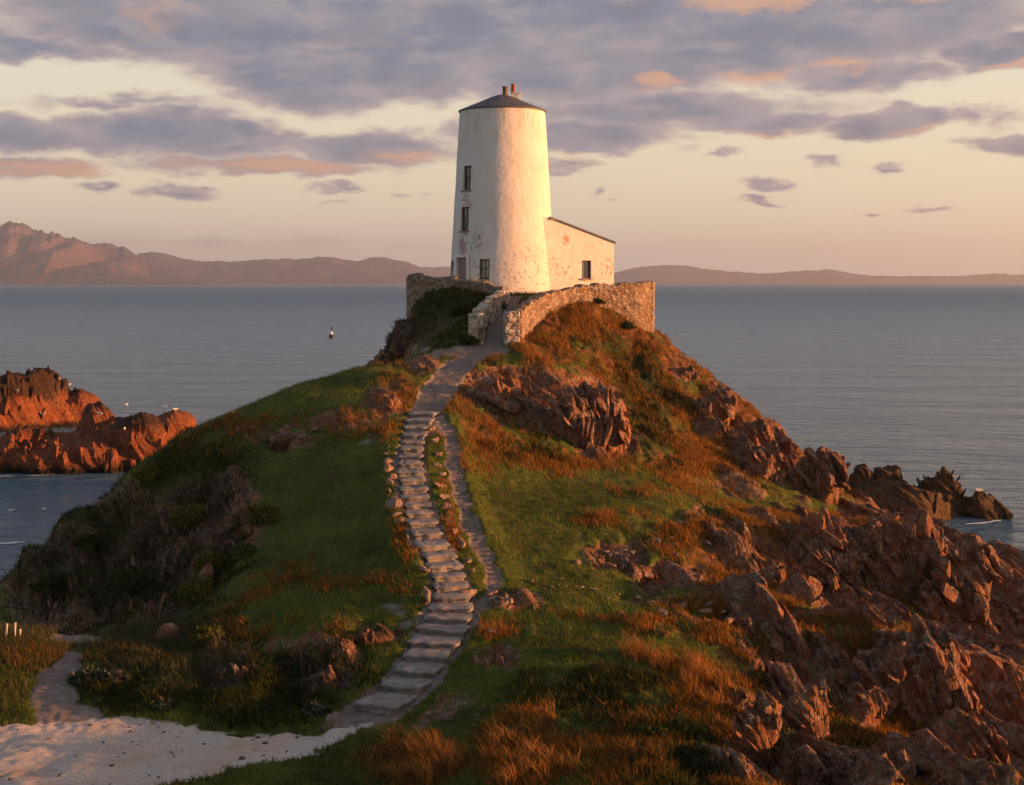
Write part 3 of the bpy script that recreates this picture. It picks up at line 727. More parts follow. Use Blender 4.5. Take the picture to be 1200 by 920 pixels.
def build_terrain():
    ys = [np.linspace(-14, 24, 60, endpoint=False)]
    y = 24.0; row = []
    while y < 92:
        row.append(y); y += .0017 * y * (1.0 if y < 60 else 1.0 + (y - 60) * .015)
    ys.append(np.array(row)); ys.append(np.linspace(y, 124, 60))
    Y1 = np.concatenate(ys)
    NX = 860
    # lateral spacing: even inside the view, stretched outside
    s = np.linspace(-1, 1, NX); s = s * .82 + .18 * s ** 5 * 1.0
    s = s / np.abs(s).max()
    half = 7.5 + .46 * np.maximum(Y1, 8)
    Xg = s[None, :] * half[:, None]; Yg = np.repeat(Y1[:, None], NX, 1)
    x, y = Xg.ravel(), Yg.ravel()
    z = ground_base(x, y)
    ZZ = z.reshape(Xg.shape)
    dzx = np.gradient(ZZ, axis=1) / np.gradient(Xg, axis=1); dzy = np.gradient(ZZ, axis=0) / np.gradient(Yg, axis=0)
    dzy = dzy - dzx * (np.gradient(Xg, axis=0) / np.gradient(Yg, axis=0))
    nrm = np.stack([-dzx.ravel(), -dzy.ravel(), np.ones(x.size)], 1); nrm /= np.linalg.norm(nrm, axis=1)[:, None]
    px, py = project(x, y, z)
    e1 = fbm2(x * .5, y * .5, 4, 3); e2 = fbm2(x * 1.6, y * 1.6, 3, 9)
    jx, jy = px + 22 * e1 * 40 / np.maximum(y, 20) + 10 * e2, py + 14 * e2
    rock = blobmask(jx, jy, ROCK)
    slope = 1 - nrm[:, 2]
    auto = sstep(.34, .5, slope + .25 * e1) * .8
    rock = np.maximum(rock, auto * sstep(24, 30, y))
    rock = np.maximum(rock, sstep(2.2, .6, z + e1) * sstep(16, 22, np.abs(x)) * (y > 30))
    rock = np.maximum(rock, (z < .5) * 1.0)
    dry = blobmask(jx, jy, DRY, .6); shrub = blobmask(jx, jy, SHRUB, .5)
    dry = dry * np.clip(.9 + 1.3 * fbm2(x * .75, y * .75, 4, 121), .0, 1.15)
    inview = (py > 320) & (y > 24)
    for a in (rock, dry, shrub): a *= np.where(y > 26, 1, .4)
    # plain surfaces
    path = np.zeros(x.size); gravel = np.zeros(x.size)
    sel = (np.abs(x) < 14) & (y > 30) & (y < 82)
    for S in (SPINE, SIDE):
        d, _, w = path_dist(x[sel], y[sel], S)
        path[sel] = np.maximum(path[sel], sstep(w + .16, w - .10, d + .22 * e2[sel]))
    path = np.maximum(path, blobmask(jx, jy, BARE, .5) * (y > 28))
    top = np.interp(px, [-400, 0, 70, 150, 200, 300, 360, 410, 440], [846, 850, 843, 842, 852, 866, 862, 846, 842])
    bot = np.interp(px, [-400, 150, 215, 260, 330, 380, 410, 440], [960, 940, 917, 905, 892, 880, 862, 842])
    gravel = sstep(-7, 7, py - top + 9 * e2 + 6 * e1 + 6 * fbm2(x * 4, y * 4, 3, 71)) * sstep(-6, 6, bot - py + 8 * e2 + 6 * fbm2(x * 4, y * 4, 3, 72)) * (px < 440) * (y > 25)
    trail = blobmask(px + 8 * e2, py + 4 * e1, [(80, 838, 40, 14, 1), (64, 815, 27, 20, 1), (64, 796, 19, 14, .95), (78, 780, 17, 10, .9), (86, 768, 14, 8, .7), (90, 749, 40, 4, .6)], .4) * (y > 28)
    sand = sstep(1.5, .9, z + .3 * e1) * (x < -17) * (y > 50) * (y < 82)
    gravel = np.where(gravel > .5, gravel, gravel)
    rock = rock * (1 - .95 * sstep(.16, .07, slope) * sstep(-.02, .14, fbm2(x * .42, y * .42, 4, 131)) * (px > 760) * (px < 1090) * (py > 560))
    dry = np.maximum(dry, .55 * sstep(.1, .5, 1 - rock) * (px > 840) * (px < 1090) * (py > 600))
    clear = 1 - np.maximum.reduce([path, gravel, sand, trail])
    rock *= np.where(sand > .5, 0, 1) * (1 - .95 * np.maximum(path * .9, gravel)); dry *= clear; shrub *= clear
    terr = np.zeros(x.size); terr[sel] = sstep(-.6, .3, inside_dist(x[sel], y[sel], TERR)); rock *= 1 - terr; dry *= 1 - .7 * terr
    # relief
    P = np.stack([x, y, z], 1)
    act = rock > .02
    dsp = np.zeros(x.size)
    b = beds(x[act], y[act], z[act], 0, 1.0)
    dsp[act] = (b - .55) * rock[act] * np.interp(px[act], [300, 500, 780, 900], [.75, .55, .7, 1.05])
    wq = .9 * fbm3(x[act] * .16, y[act] * .16, z[act] * .16, 2, 140); sq = (x[act] * NS[0] + y[act] * .42 + z[act] * NS[2] + 3.2 * wq) / 3.1; tq = sq - np.floor(sq)
    dsp[act] += (np.where(tq < .7, tq / .7, (1 - tq) / .3) - .5) * sstep(.3, .9, rock[act]) * np.interp(px[act], [300, 500, 780, 900], [.4, .25, .5, 1.25])
    P += nrm * dsp[:, None]
    tus = np.abs(fbm2(x * 1.9, y * 1.9, 3, 21)) * .32 + fbm2(x * .55, y * .55, 3, 31) * .4
    veg = (1 - rock) * clear
    P[:, 2] += veg * tus * (.35 + .8 * dry + 1.1 * shrub) * (1 - .9 * terr) * (y > 20)
    P[:, 2] += (path + trail) * fbm2(x * 3, y * 3, 3, 77) * .05 + gravel * (fbm2(x * 1.2, y * 1.2, 4, 78) * .10)
    P[:, 2] -= .10 * np.minimum(1, path) * (px > 395)
    mask = np.stack([rock, dry, np.maximum(path, trail * .95)], 1); mask2 = np.stack([gravel, shrub, sand], 1)
    ny = len(Y1)
    i = (np.arange(ny - 1)[:, None] * NX + np.arange(NX - 1)[None, :]).ravel()
    F = np.stack([i, i + 1, i + NX + 1, i + NX], 1)
    def fm(a): return a[F].mean(1)
    fp, fg, fs = fm(path) > .45, fm(gravel) > .45, fm(sand) > .45
    kind = np.where(fg, 1, np.where(fs, 3, np.where(fp & (fm(px) > 395), 2, 0)))
    for k, nm in ((0, 'headland_terrain'), (1, 'gravel_clearing'), (2, 'footpath'), (3, 'sand_beach')):
        f = F[kind == k]; u, inv = np.unique(f, return_inverse=True)
        o = obj_np(nm, P[u], inv.reshape(f.shape), M['terrain'], attrs={'mask': mask[u], 'mask2': mask2[u]})
        tag(o, {0: 'grassy rocky headland rising to the tower', 1: 'pale gravel clearing at the foot of the steps', 2: 'worn dirt footpath climbing to the gateway', 3: 'dark sandy beach below the left cliff'}[k], 'ground', kind='structure')
    return dict(grav=gravel, P=P, rock=rock, dry=dry, shrub=shrub, clear=clear, px=px, py=py, n=nrm, terr=terr, Xg=Xg, Y1=Y1, NX=NX)

# ------------------------------------------------------------------ lighthouse
TX, TY, TZ = -.53, 80.0, 13.3
def tw_r(z): return 3.0 + (2.37 - 3.0) * z / 10.15
def tp(a, z, r=None):
    r = tw_r(z) if r is None else r
    return (r * math.sin(a), -r * math.cos(a), z)
# angle(from the camera axis), centre height, width, height, kind
TWIN = [(R(-48), 6.38, .66, 1.32, 'sash'), (R(-48.8), 4.16, .70, 1.30, 'sash'), (R(-49), 1.03, .86, 2.06, 'door'), (R(-19.5), 1.42, .58, 1.08, 'sash'), (R(-76), 1.38, .66, 1.05, 'sash'),
        (R(150), 6.2, .66, 1.3, 'sash'), (R(150), 3.2, .66, 1.3, 'sash')]
AD = (math.cos(R(25)), math.sin(R(25)))
A0 = (2.65, -1.4)
def ann(t, dpt, z): return (A0[0] + AD[0] * t - AD[1] * dpt, A0[1] + AD[1] * t + AD[0] * dpt, z)
PATCHES = [(*tp(R(-49), 5.15), .42, (.40, .27, .29), .5), (*tp(R(-40), 4.85), .28, (.36, .22, .2), .53), (*tp(R(-49), 3.28), .34, (.40, .25, .24), .5), (*tp(R(-50), 2.62), .55, (.36, .13, .19), .48), (*tp(R(-28), 2.9), .7, (.30, .2, .16), .55),
           (*tp(R(20), 2.35), .6, (.34, .22, .16), .6), (*tp(R(35), 2.1), .5, (.36, .22, .16), .59), (*ann(.95, 0, 3.02), .3, (.46, .2, .13), .47), (*ann(3.6, 0, 1.5), .6, (.46, .3, .22), .55), (*ann(.3, 0, 1.6), .6, (.5, .36, .27), .57)]

def boolean_cut(o, cutter):
    md = o.modifiers.new('cut', 'BOOLEAN'); md.object = cutter; md.operation = 'DIFFERENCE'; md.solver = 'EXACT'
    dg = bpy.context.evaluated_depsgraph_get(); dg.update()
    me = bpy.data.meshes.new_from_object(o.evaluated_get(dg))
    o.modifiers.clear(); old = o.data; o.data = me; me.name = old.name
    me.polygons.foreach_set('use_smooth', np.ones(len(me.polygons), bool))
    me.set_sharp_from_angle(angle=R(32))
    bpy.data.objects.remove(cutter)

def face_matrix(a, z, rr=None):
    """frame on the tower face: x along the wall, -y outward, z up"""
    p_ = tp(a, z, rr)
    return Matrix.Translation(p_) @ Matrix.Rotation(a, 4, 'Z')

def sash_window(parent, Mx, w, h, sill=True, bars=1):
    bm = bmesh.new(); t = .075; y = .16
    bm_box(bm, (-w / 2 + t / 2, y, 0), (t, .07, h), Mx); bm_box(bm, (w / 2 - t / 2, y, 0), (t, .07, h), Mx)
    for zc in (-h / 2 + t / 2, h / 2 - t / 2): bm_box(bm, (0, y + .003, zc), (w - 2 * t, .064, t), Mx)
    f = obj_bm('window', bm, M['frame_wood'], parent)
    bm = bmesh.new(); bm_box(bm, (0, y + .012, .02), (w - 2 * t, .05, .065), Mx); bm_box(bm, (0, y + .017, -h / 4), (.035, .03, h / 2 - t), Mx)
    if bars > 0: bm_box(bm, (0, y + .017, h / 4), (.035, .03, h / 2 - t), Mx)
    obj_bm('sash_bar', bm, M['frame_wood'], f)
    bm = bmesh.new(); bm_box(bm, (0, y + .04, 0), (w - 2 * t + .02, .012, h - 2 * t + .02), Mx)
    obj_bm('pane', bm, M['pane_glass'], f)
    if sill:
        bm = bmesh.new(); bm_box(bm, (0, .03, -h / 2 - .045), (w + .16, .26, .09), Mx, .015)
        obj_bm('sill', bm, M['sill_stone'], f)
    return f

def build_lighthouse():
    root = empty('lighthouse', (TX, TY, TZ))
    tag(root, 'whitewashed tapering stone light tower with low slate cone roof and lean-to annex on the hilltop', 'lighthouse')
    # tower
    rows = 46; seg = 128
    bm = bmesh.new(); rings = []
    for i in range(rows + 1):
        z = -.6 + (10.15 + .6) * i / rows; ring = []
        for k in range(seg):
            a = 2 * math.pi * k / seg
            r = tw_r(z) + .022 * float(fbm3(np.array([math.cos(a) * 2.]), np.array([math.sin(a) * 2.]), np.array([z * .8]), 3, 5)[0])
            ring.append(bm.verts.new((r * math.cos(a), r * math.sin(a), z)))
        rings.append(ring)
    for a, b in zip(rings, rings[1:]):
        for i in range(seg): bm.faces.new((a[i], a[(i + 1) % seg], b[(i + 1) % seg], b[i]))
    bm.faces.new(list(reversed(rings[0]))); bm.faces.new(rings[-1])
    tower = obj_bm('tower_wall', bm, M['lime'], root, True)
    bm = bmesh.new()
    for (a, z, w, h, k) in TWIN:
        bm_box(bm, (0, .1, 0), (w, .62, h), face_matrix(a, z))
    cut = obj_bm('cut', bm); cut.parent = root
    bpy.context.view_layer.update()
    boolean_cut(tower, cut)
    for (a, z, w, h, k) in TWIN:
        Mx = face_matrix(a, z)
        if k == 'sash': sash_window(root, Mx, w, h)
        else:
            bm = bmesh.new()
            for i in range(5):
                bm_box(bm, (-w / 2 + w / 10 + i * w / 5, .16, 0), (w / 5 - .012, .05, h - .02), Mx, .006)
            bm_box(bm, (0, .185, 0), (w - .02, .03, h - .02), Mx)
            d = obj_bm('door', bm, M['door_wood'], root)
            bm = bmesh.new(); bm_box(bm, (w / 2 - .12, .11, 0), (.03, .06, .14), Mx, .008)
            obj_bm('handle', bm, M['black_paint'], d)
            bm = bmesh.new()
            for s in (-1, 1): bm_box(bm, (s * (w / 2 + .07), .0, 0.06), (.14, .10, h + .12), Mx, .01)
            bm_box(bm, (0, .004, h / 2 + .055), (w - .004, .10, .11), Mx, .01)
            obj_bm('surround', bm, M['surround_plaster'], d)
    # roof: low slated cone with a small eave
    bm = bmesh.new()
    prof = [(2.37, 10.10), (2.45, 10.13), (2.45, 10.18), (1.9, 10.41), (1.3, 10.66), (.7, 10.92), (.35, 11.04), (.12, 11.09)]
    bm_lathe(bm, prof, 96)
    roof = obj_bm('roof', bm, M['slate'], root, True); roof.data.set_sharp_from_angle(angle=R(40))
    bm = bmesh.new(); bm_box(bm, (.74, .1, 10.85), (.46, .46, .62), None, .02); bm_box(bm, (.74, .1, 11.16), (.54, .54, .06), None, .015)
    ch = obj_bm('chimney', bm, M['lime'], roof)
    def pot(x, y, z, r, h, mat, par):
        bm = bmesh.new(); bm_lathe(bm, [(r * 1.1, z), (r, z + .06), (r * .88, z + h - .08), (r * 1.08, z + h - .06), (r * 1.08, z + h), (r * .75, z + h), (r * .7, z + h - .25)], 20)
        bmesh.ops.translate(bm, vec=(x, y, 0), verts=bm.verts)
        return obj_bm('chimney_pot', bm, mat, par, True)
    pot(.60, .1, 11.17, .13, .52, M['terracotta'], roof)
    pot(.16, -.1, 11.02, .16, .5, M['dark_pot'], roof)
    # annex
    T0, T1, DP = -1.6, 3.98, 3.0
    h0, h1 = 4.19, 2.90
    hs = lambda t: h0 + (h1 - h0) * t / T1
    bm = bmesh.new()
    b0 = [bm.verts.new(ann(t, d, -.6)) for t, d in ((T0, 0), (T1, 0), (T1, DP), (T0, DP))]
    t0 = [bm.verts.new(ann(t, d, hs(t))) for t, d in ((T0, 0), (T1, 0), (T1, DP), (T0, DP))]
    bm.faces.new(list(reversed(b0))); bm.faces.new(t0)
    for i in range(4): bm.faces.new((b0[i], b0[(i + 1) % 4], t0[(i + 1) % 4], t0[i]))
    aw = obj_bm('annex_wall', bm, M['lime'], root)
    Ma = Matrix.Translation(ann(2.24, 0, 1.42)) @ Matrix.Rotation(R(25), 4, 'Z')
    bm = bmesh.new(); bm_box(bm, (0, .1, 0), (.6, .62, 1.0), Ma); cut = obj_bm('cut', bm); cut.parent = root
    bpy.context.view_layer.update(); boolean_cut(aw, cut)
    sash_window(root, Ma, .6, 1.0, True, 1)
    bm = bmesh.new()
    o_ = .07
    lo = [bm.verts.new(ann(t, d, hs(t) + .005)) for t, d in ((.0, -o_), (T1 + .09, -o_), (T1 + .09, DP + o_), (.0, DP + o_))]
    up = [bm.verts.new(ann(t, d, hs(t) + .105)) for t, d in ((.0, -o_), (T1 + .09, -o_), (T1 + .09, DP + o_), (.0, DP + o_))]
    bm.faces.new(list(reversed(lo))); bm.faces.new(up)
    for i in range(4): bm.faces.new((lo[i], lo[(i + 1) % 4], up[(i + 1) % 4], up[i]))
    obj_bm('annex_roof', bm, M['slate'], root)
    bm = bmesh.new()   # mortar fillet where the lean-to roof meets the tower
    Mf = Matrix.Translation(ann(.12, -.075, hs(.12) + .02)) @ Matrix.Rotation(R(25), 4, 'Z')
    bm_box(bm, (0, 0, 0), (.34, .06, .1), Mf, .01)
    obj_bm('flashing', bm, M['sill_stone'], root)

# ------------------------------------------------------------------ rubble walls
def rubble_wall(name, line, thick, label, cat, lime=0., stone=(.27, .16), seed=0, rag=.09):
    """line: (x, y, z_top, z_base); front is the right-hand side looking along the line"""
    L = np.array(line, float)
    seg = np.linalg.norm(np.diff(L[:, :2], axis=0), axis=1); s = np.concatenate([[0], np.cumsum(seg)])
    nU = max(8, int(s[-1] / .05)); t = np.linspace(0, s[-1], nU)
    C = np.stack([np.interp(t, s, L[:, i]) for i in range(4)], 1)
    k = 6
    if nU > 40:
        pd = np.pad(C, [(k, k), (0, 0)], mode='edge'); ker = np.ones(2 * k + 1) / (2 * k + 1)
        C = np.stack([np.convolve(pd[:, i], ker, 'valid') for i in range(4)], 1)
    tg = np.gradient(C[:, :2], axis=0); tg /= np.linalg.norm(tg, axis=1)[:, None]
    nr = np.stack([tg[:, 1], -tg[:, 0]], 1)
    hmax = (C[:, 2] - C[:, 3]).max(); nV = max(6, int(hmax / .05)); nT = max(4, int(thick / .06))
    top = C[:, 2] + rag * (worley2(t / .38, np.zeros(nU) + .5, seed + 9)[2] - .5) * 1.6 + rag * .8 * vn2(t * .6, t * 0, seed)
    V = np.zeros((nU, 2 * nV + nT, 3)); MA = np.zeros((nU, 2 * nV + nT, 3))
    def fill(j, off, z, v, side):
        f1, f2, cid = worley2(t / stone[0], (v + z * 0) / stone[1] if np.ndim(v) else np.full(nU, v / stone[1]), seed + (3 if side < 0 else 0))
        e = np.clip((f2 - f1) / .16, 0, 1)
        d = (.075 * e - .05) + .05 * (cid - .5) + .02 * vn2(t * 9, np.full(nU, 1. * j), seed)
        V[:, j, 0] = C[:, 0] + nr[:, 0] * (off + side * d); V[:, j, 1] = C[:, 1] + nr[:, 1] * (off + side * d); V[:, j, 2] = z
        MA[:, j, 0] = cid; MA[:, j, 1] = 1 - e; MA[:, j, 2] = lime
    H = top - C[:, 3]
    for j in range(nV):
        f = j / (nV - 1.)
        fill(j, thick / 2, C[:, 3] + H * f, H * f, 1)
        fill(nV + nT + j, -thick / 2, top - H * f, 20 + H * (1 - f), -1)
    for j in range(nT):
        f = (j + .5) / nT
        fill(nV + j, thick / 2 - thick * f, top + .05 * math.sin(math.pi * f), np.full(nU, 40 + thick * f), 0)
        V[:, nV + j, 2] += .05 * (MA[:, nV + j, 0] - .5) - .04 * MA[:, nV + j, 1]
    m = 2 * nV + nT
    i, j = np.meshgrid(np.arange(nU - 1), np.arange(m), indexing='ij')
    j2 = (j + 1) % m
    F = np.stack([i * m + j, (i + 1) * m + j, (i + 1) * m + j2, i * m + j2], -1).reshape(-1, 4)
    caps = []
    for e, base in ((0, 0), (1, (nU - 1) * m)):
        full = [base + q for q in range(m)]
        a, b = 0, m - 1
        while a + 1 < b - 1 or a + 1 == b - 1 or a + 1 < b:
            if a + 1 >= b: break
            if a + 1 == b - 1: q = [full[a], full[a + 1], full[b], full[b]]; break
            q = [full[a], full[a + 1], full[b - 1], full[b]]
            caps.append(q if e == 0 else q[::-1]); a += 1; b -= 1
    F = np.concatenate([F[:, ::-1], np.array(caps)[:, ::-1]]) if caps else F[:, ::-1]
    o = obj_np(name, V.reshape(-1, 3), F, M['masonry'], attrs={'mask': MA.reshape(-1, 3)})
    return tag(o, label, cat)

def wl(pts_, tops, base_drop=.55):
    return [(x, y, zt, gz(x, y) - base_drop if b is None else b) for (x, y), (zt, b) in zip(pts_, tops)]

def build_walls():
    rubble_wall('retaining_wall', [(-5.75, 81.5, 14.3, 11.6), (-5.55, 80.2, 14.38, 11.6), (-4.3, 78.6, 14.36, 11.6), (-2.4, 76.9, 14.1, 11.6), (-1.0, 76.05, 13.9, 11.7), (-.3, 75.75, 13.75, 11.8)], .55,
                'grey rubble retaining wall below the tower door, left of the parapet', 'wall', .12, seed=1)
    rubble_wall('parapet_wall', [(-.35, 75.55, 13.72, 11.9), (-.75, 73.6, 13.42, 11.6), (-1.3, 71.4, 12.95, 11.), (-1.72, 69.7, 12.62, 10.3)], .5,
                'short sloping pale stone parapet on the left side of the gateway steps', 'wall', .9, seed=2)
    rubble_wall('gate_pillar', [(-2.05, 69.0, 12.5, 10.4), (-1.35, 68.9, 12.5, 10.4)], .75, 'squat pale limewashed gate pillar ending the left parapet', 'pillar', 1., seed=3, rag=.05, stone=(.4, .26))
    rubble_wall('gate_pillar', [(-.38, 68.0, 12.55, 10.2), (.33, 68.1, 12.55, 10.2)], .75, 'squat pale gate pillar ending the right curved wall', 'pillar', .9, seed=4, rag=.05, stone=(.4, .26))
    tops = [(12.55, 10.3), (12.85, 10.6), (13.4, 11.), (13.72, 11.4), (13.86, 11.6), (13.93, 11.4), (13.97, 11.0), (14.0, 10.2)]
    rubble_wall('retaining_wall', [(x, y, a, b) for (x, y), (a, b) in zip(RW, tops)], .55, 'long curved rubble wall glowing orange in the sun, right of the gateway', 'wall', .0, seed=5)
    rubble_wall('retaining_wall', [(x, y, 13.98 - .02 * i, 9.) for i, (x, y) in enumerate([(7.33, 77.0)] + RWB[1:])][:-1], .55, 'rear stretch of the terrace wall curving behind the annex', 'wall', .0, seed=6)

# ------------------------------------------------------------------ rocks
_ico = {}
def ico(sub):
    if sub not in _ico:
        bm = bmesh.new(); bmesh.ops.create_icosphere(bm, subdivisions=sub, radius=1.0)
        v = np.array([q.co[:] for q in bm.verts]); f = np.array([[a.index for a in q.verts] for q in bm.faces]); bm.free()
        _ico[sub] = (v, f)
    return _ico[sub]

def rock_verts(sub, size, seed, cuts=9, cutd=(.62, .92), rz=0., tilt=(0., 0.)):
    v, f = ico(sub); v = v.copy(); r = np.random.default_rng(seed)
    for _ in range(cuts):
        n_ = r.normal(size=3); n_ /= np.linalg.norm(n_); d = r.uniform(*cutd)
        v -= np.maximum(0, v @ n_ - d)[:, None] * n_[None, :] * .96
    v *= np.array(size) / 2
    Mr = np.array(Matrix.Rotation(rz, 3, 'Z') @ Matrix.Rotation(tilt[1], 3, 'Y') @ Matrix.Rotation(tilt[0], 3, 'X'))
    return v @ Mr.T, f

def vnormals(v, f):
    n_ = np.zeros_like(v); a = np.cross(v[f[:, 1]] - v[f[:, 0]], v[f[:, 2]] - v[f[:, 0]])
    for k in range(3): np.add.at(n_, f[:, k], a)
    return n_ / np.maximum(np.linalg.norm(n_, axis=1), 1e-9)[:, None]

def crag(name, loc, size, seed, sub=6, rz=0., tilt=(0, 0), k=1.0, sc_=1.0, mat='rock', label=None, cat='rock', group=None, cuts=8, extra=None):
    v, f = rock_verts(sub, size, seed, cuts, (.66, .96), rz, tilt)
    if extra:
        vs, fs = [v], [f]; off = len(v)
        for i, (dx, dy, dz, sx, sy, sz) in enumerate(extra):
            v2, f2 = rock_verts(5, (sx, sy, sz), seed + 31 + i, cuts, (.66, .96), rz + i, (0, 0)); v2 = v2 + np.array((dx, dy, dz))
            vs.append(v2); fs.append(f2 + off); off += len(v2)
        v = np.concatenate(vs); f = np.concatenate(fs)
    if mat != 'rock':
        n_ = vnormals(v, f); w = v + np.array(loc); r = np.random.default_rng(seed)
        v = v + n_ * ((beds(w[:, 0], w[:, 1], w[:, 2], 0, sc_) - .5 * sc_) * k * .6)[:, None]
        n_ = vnormals(v, f); okv = np.nonzero((n_[:, 2] > -.1) & (n_[:, 1] < .5) & (w[:, 2] > -.2))[0]
        v, f = bundle([(v, f)] + ribs(v, n_, r.choice(okv, 260), max(size) * .05, r, proud=(.15, .45), long_=(.8, 1.6)))
        o = obj_np(name, v, f, M[mat], smooth=False); o.location = loc
        return tag(o, label, cat, group)
    n_ = vnormals(v, f); w = v + np.array(loc)
    d = (beds(w[:, 0], w[:, 1], w[:, 2], 0, sc_) - .5 * sc_) * k
    v = v + n_ * d[:, None]
    o = obj_np(name, v, f, M[mat]); o.location = loc
    return tag(o, label, cat, group)

DV = np.array([0., 0, -1]) + NS * NS[2]; DV /= np.linalg.norm(DV)
TV = np.cross(NS, DV)
def shard(l, w, t, r, sub=3, jit=.12, ax=None):
    """one broken plate of rock: long axis down the dip, thin across the bedding"""
    v, f = ico(sub); v = np.sign(v) * np.abs(v) ** .42
    for _ in range(7):
        n_ = r.normal(size=3) * np.array([1, 1, .7]); n_ /= np.linalg.norm(n_); d = r.uniform(.62, 1.05)
        v = v - np.maximum(0, v @ n_ - d)[:, None] * n_[None, :] * .98
    so = r.uniform(0, 99)
    v = v * (1 + .16 * fbm3(v[:, 0] * 1.6 + so, v[:, 1] * 1.6, v[:, 2] * 1.2, 3, 3))[:, None]
    B = np.stack([DV, TV, NS], 1) if ax is None else ax
    e = r.normal(0, jit, 3); J = np.array(Matrix.Rotation(e[0], 3, 'X') @ Matrix.Rotation(e[1], 3, 'Y') @ Matrix.Rotation(e[2], 3, 'Z'))
    v = (v * np.array([l, w, t]) / 2) @ (J @ B).T
    return v, f

def bundle(parts):
    vs, fs, off = [], [], 0
    for v, f in parts:
        vs.append(v); fs.append(f + off); off += len(v)
    return np.concatenate(vs), np.concatenate(fs)

def rib_axes(n_):
    l = DV * .6 + np.array([.0, -1.15, 0.]); l = l - n_ * (l @ n_); l /= np.linalg.norm(l) + 1e-9
    t = NS - l * (NS @ l); t = t - n_ * (t @ n_) * .6; t -= l * (t @ l); t /= np.linalg.norm(t) + 1e-9
    return np.stack([l, np.cross(t, l), t], 1)

def ribs(v, n_, idx, s0, r, thin=(.12, .34), proud=(.10, .27), sub=3, spread=.42, long_=(1.2, 2.6)):
    """thin plates standing on edge out of a rock surface, running down its slope"""
    out = []
    for i in idx:
        B = rib_axes(n_[i]); s_ = s0[i] if np.ndim(s0) else s0
        s_ = s_ * r.lognormal(0, spread); w = s_ * r.uniform(.5, .9)
        q, f = shard(s_ * r.uniform(*long_), w, s_ * r.uniform(*thin), r, 2 if s_ < .45 else sub, .075, B)
        out.append((q + v[i] - n_[i] * w * (.5 - r.uniform(*proud)), f))
    return out

def crag_bundle(name, q, size, seed, n, label, cat='rock', k=1.0, core=True, sink=.3, mat='rock'):
    """plates of one crag fused round a buried core, as ONE mesh"""
    r = np.random.default_rng(seed); parts = []
    W_, D_, H_ = size
    if core:
        v, f = rock_verts(6 if sink < .2 else 5, (W_ * .9, D_ * .9, H_ * 1.15), seed, 9, (.6, .9), .2, (.1, .35))
        n_ = vnormals(v, f); w = v + np.array(q); v = v + n_ * ((beds(w[:, 0], w[:, 1], w[:, 2], 0, .7) - .35) * .8 * k)[:, None]
        parts.append((v + np.array([0, D_ * .12, H_ * (.5 - sink) - H_ * .28]), f))
    v, f = parts[0]; n_ = vnormals(v, f)
    okv = np.nonzero((n_[:, 2] > -.15) & (n_[:, 1] < .55) & (v[:, 2] > -H_ * .35))[0]
    s0 = min(.75, (W_ * D_ * H_) ** (1 / 3.) * .22)
    parts += ribs(v, n_, r.choice(okv, int(n * 3.0)), s0, r, long_=(.9, 1.7))
    for _ in range(max(2, n // 7)):      # a few free-standing broken blocks on the crag
        i = r.choice(okv); s_ = s0 * r.uniform(.7, 1.3)
        q2, f2 = shard(s_ * 1.5, s_, s_ * .6, r, 3, .2); parts.append((q2 + v[i] - n_[i] * s_ * .2, f2))
    v, f = bundle(parts)
    o = obj_np(name, v, f, M[mat], smooth=False); o.location = q
    return tag(o, label, cat)

def build_bedrock(T):
    """plates of bedrock breaking the surface all over the rocky ground: part of the terrain"""
    P, px, py, nn = T['P'], T['px'], T['py'], T['n']
    r = np.random.default_rng(5)
    ok = (px > -30) & (px < 1230) & (py > 330) & (py < 960) & (P[:, 1] > 26) & (P[:, 1] < 84) & (P[:, 2] > -.3)
    wt = ok * sstep(.45, .9, T['rock']) * (T['Xg'].ravel() > -99) * np.interp(px, [0, 300, 520, 780, 900], [.8, .6, .7, .8, 1.3])
    c_ = np.cumsum(wt); idx = np.searchsorted(c_, r.random(4200) * c_[-1])
    big = np.interp(px, [0, 320, 560, 760, 900], [.8, .5, .6, .55, 1.0]) * np.interp(P[:, 1], [28, 45, 60], [.8, 1., 1.1]) * .43
    Ps = P.reshape(len(T['Y1']), T['NX'], 3); tx = np.gradient(Ps, axis=1); ty = np.gradient(Ps, axis=0); n2 = np.cross(tx, ty).reshape(-1, 3)
    n2 = .5 * n2 / (np.linalg.norm(n2, axis=1)[:, None] + 1e-9) + nn; n2 /= np.linalg.norm(n2, axis=1)[:, None]
    parts = ribs(P, n2, idx, big, r)
    w2 = wt * (px > 820) * (py > 590); c2 = np.cumsum(w2); i2 = np.searchsorted(c2, r.random(90) * c2[-1])
    parts += ribs(P, n2, i2, 1.15, r, thin=(.2, .42), proud=(.22, .45), spread=.25, long_=(1.2, 2.2))
    v, f = bundle(parts)
    o = obj_np('bedrock', v, f, M['rock'], smooth=False); tag(o, 'ribs of bedrock breaking through the rocky slopes', 'ground', kind='structure')

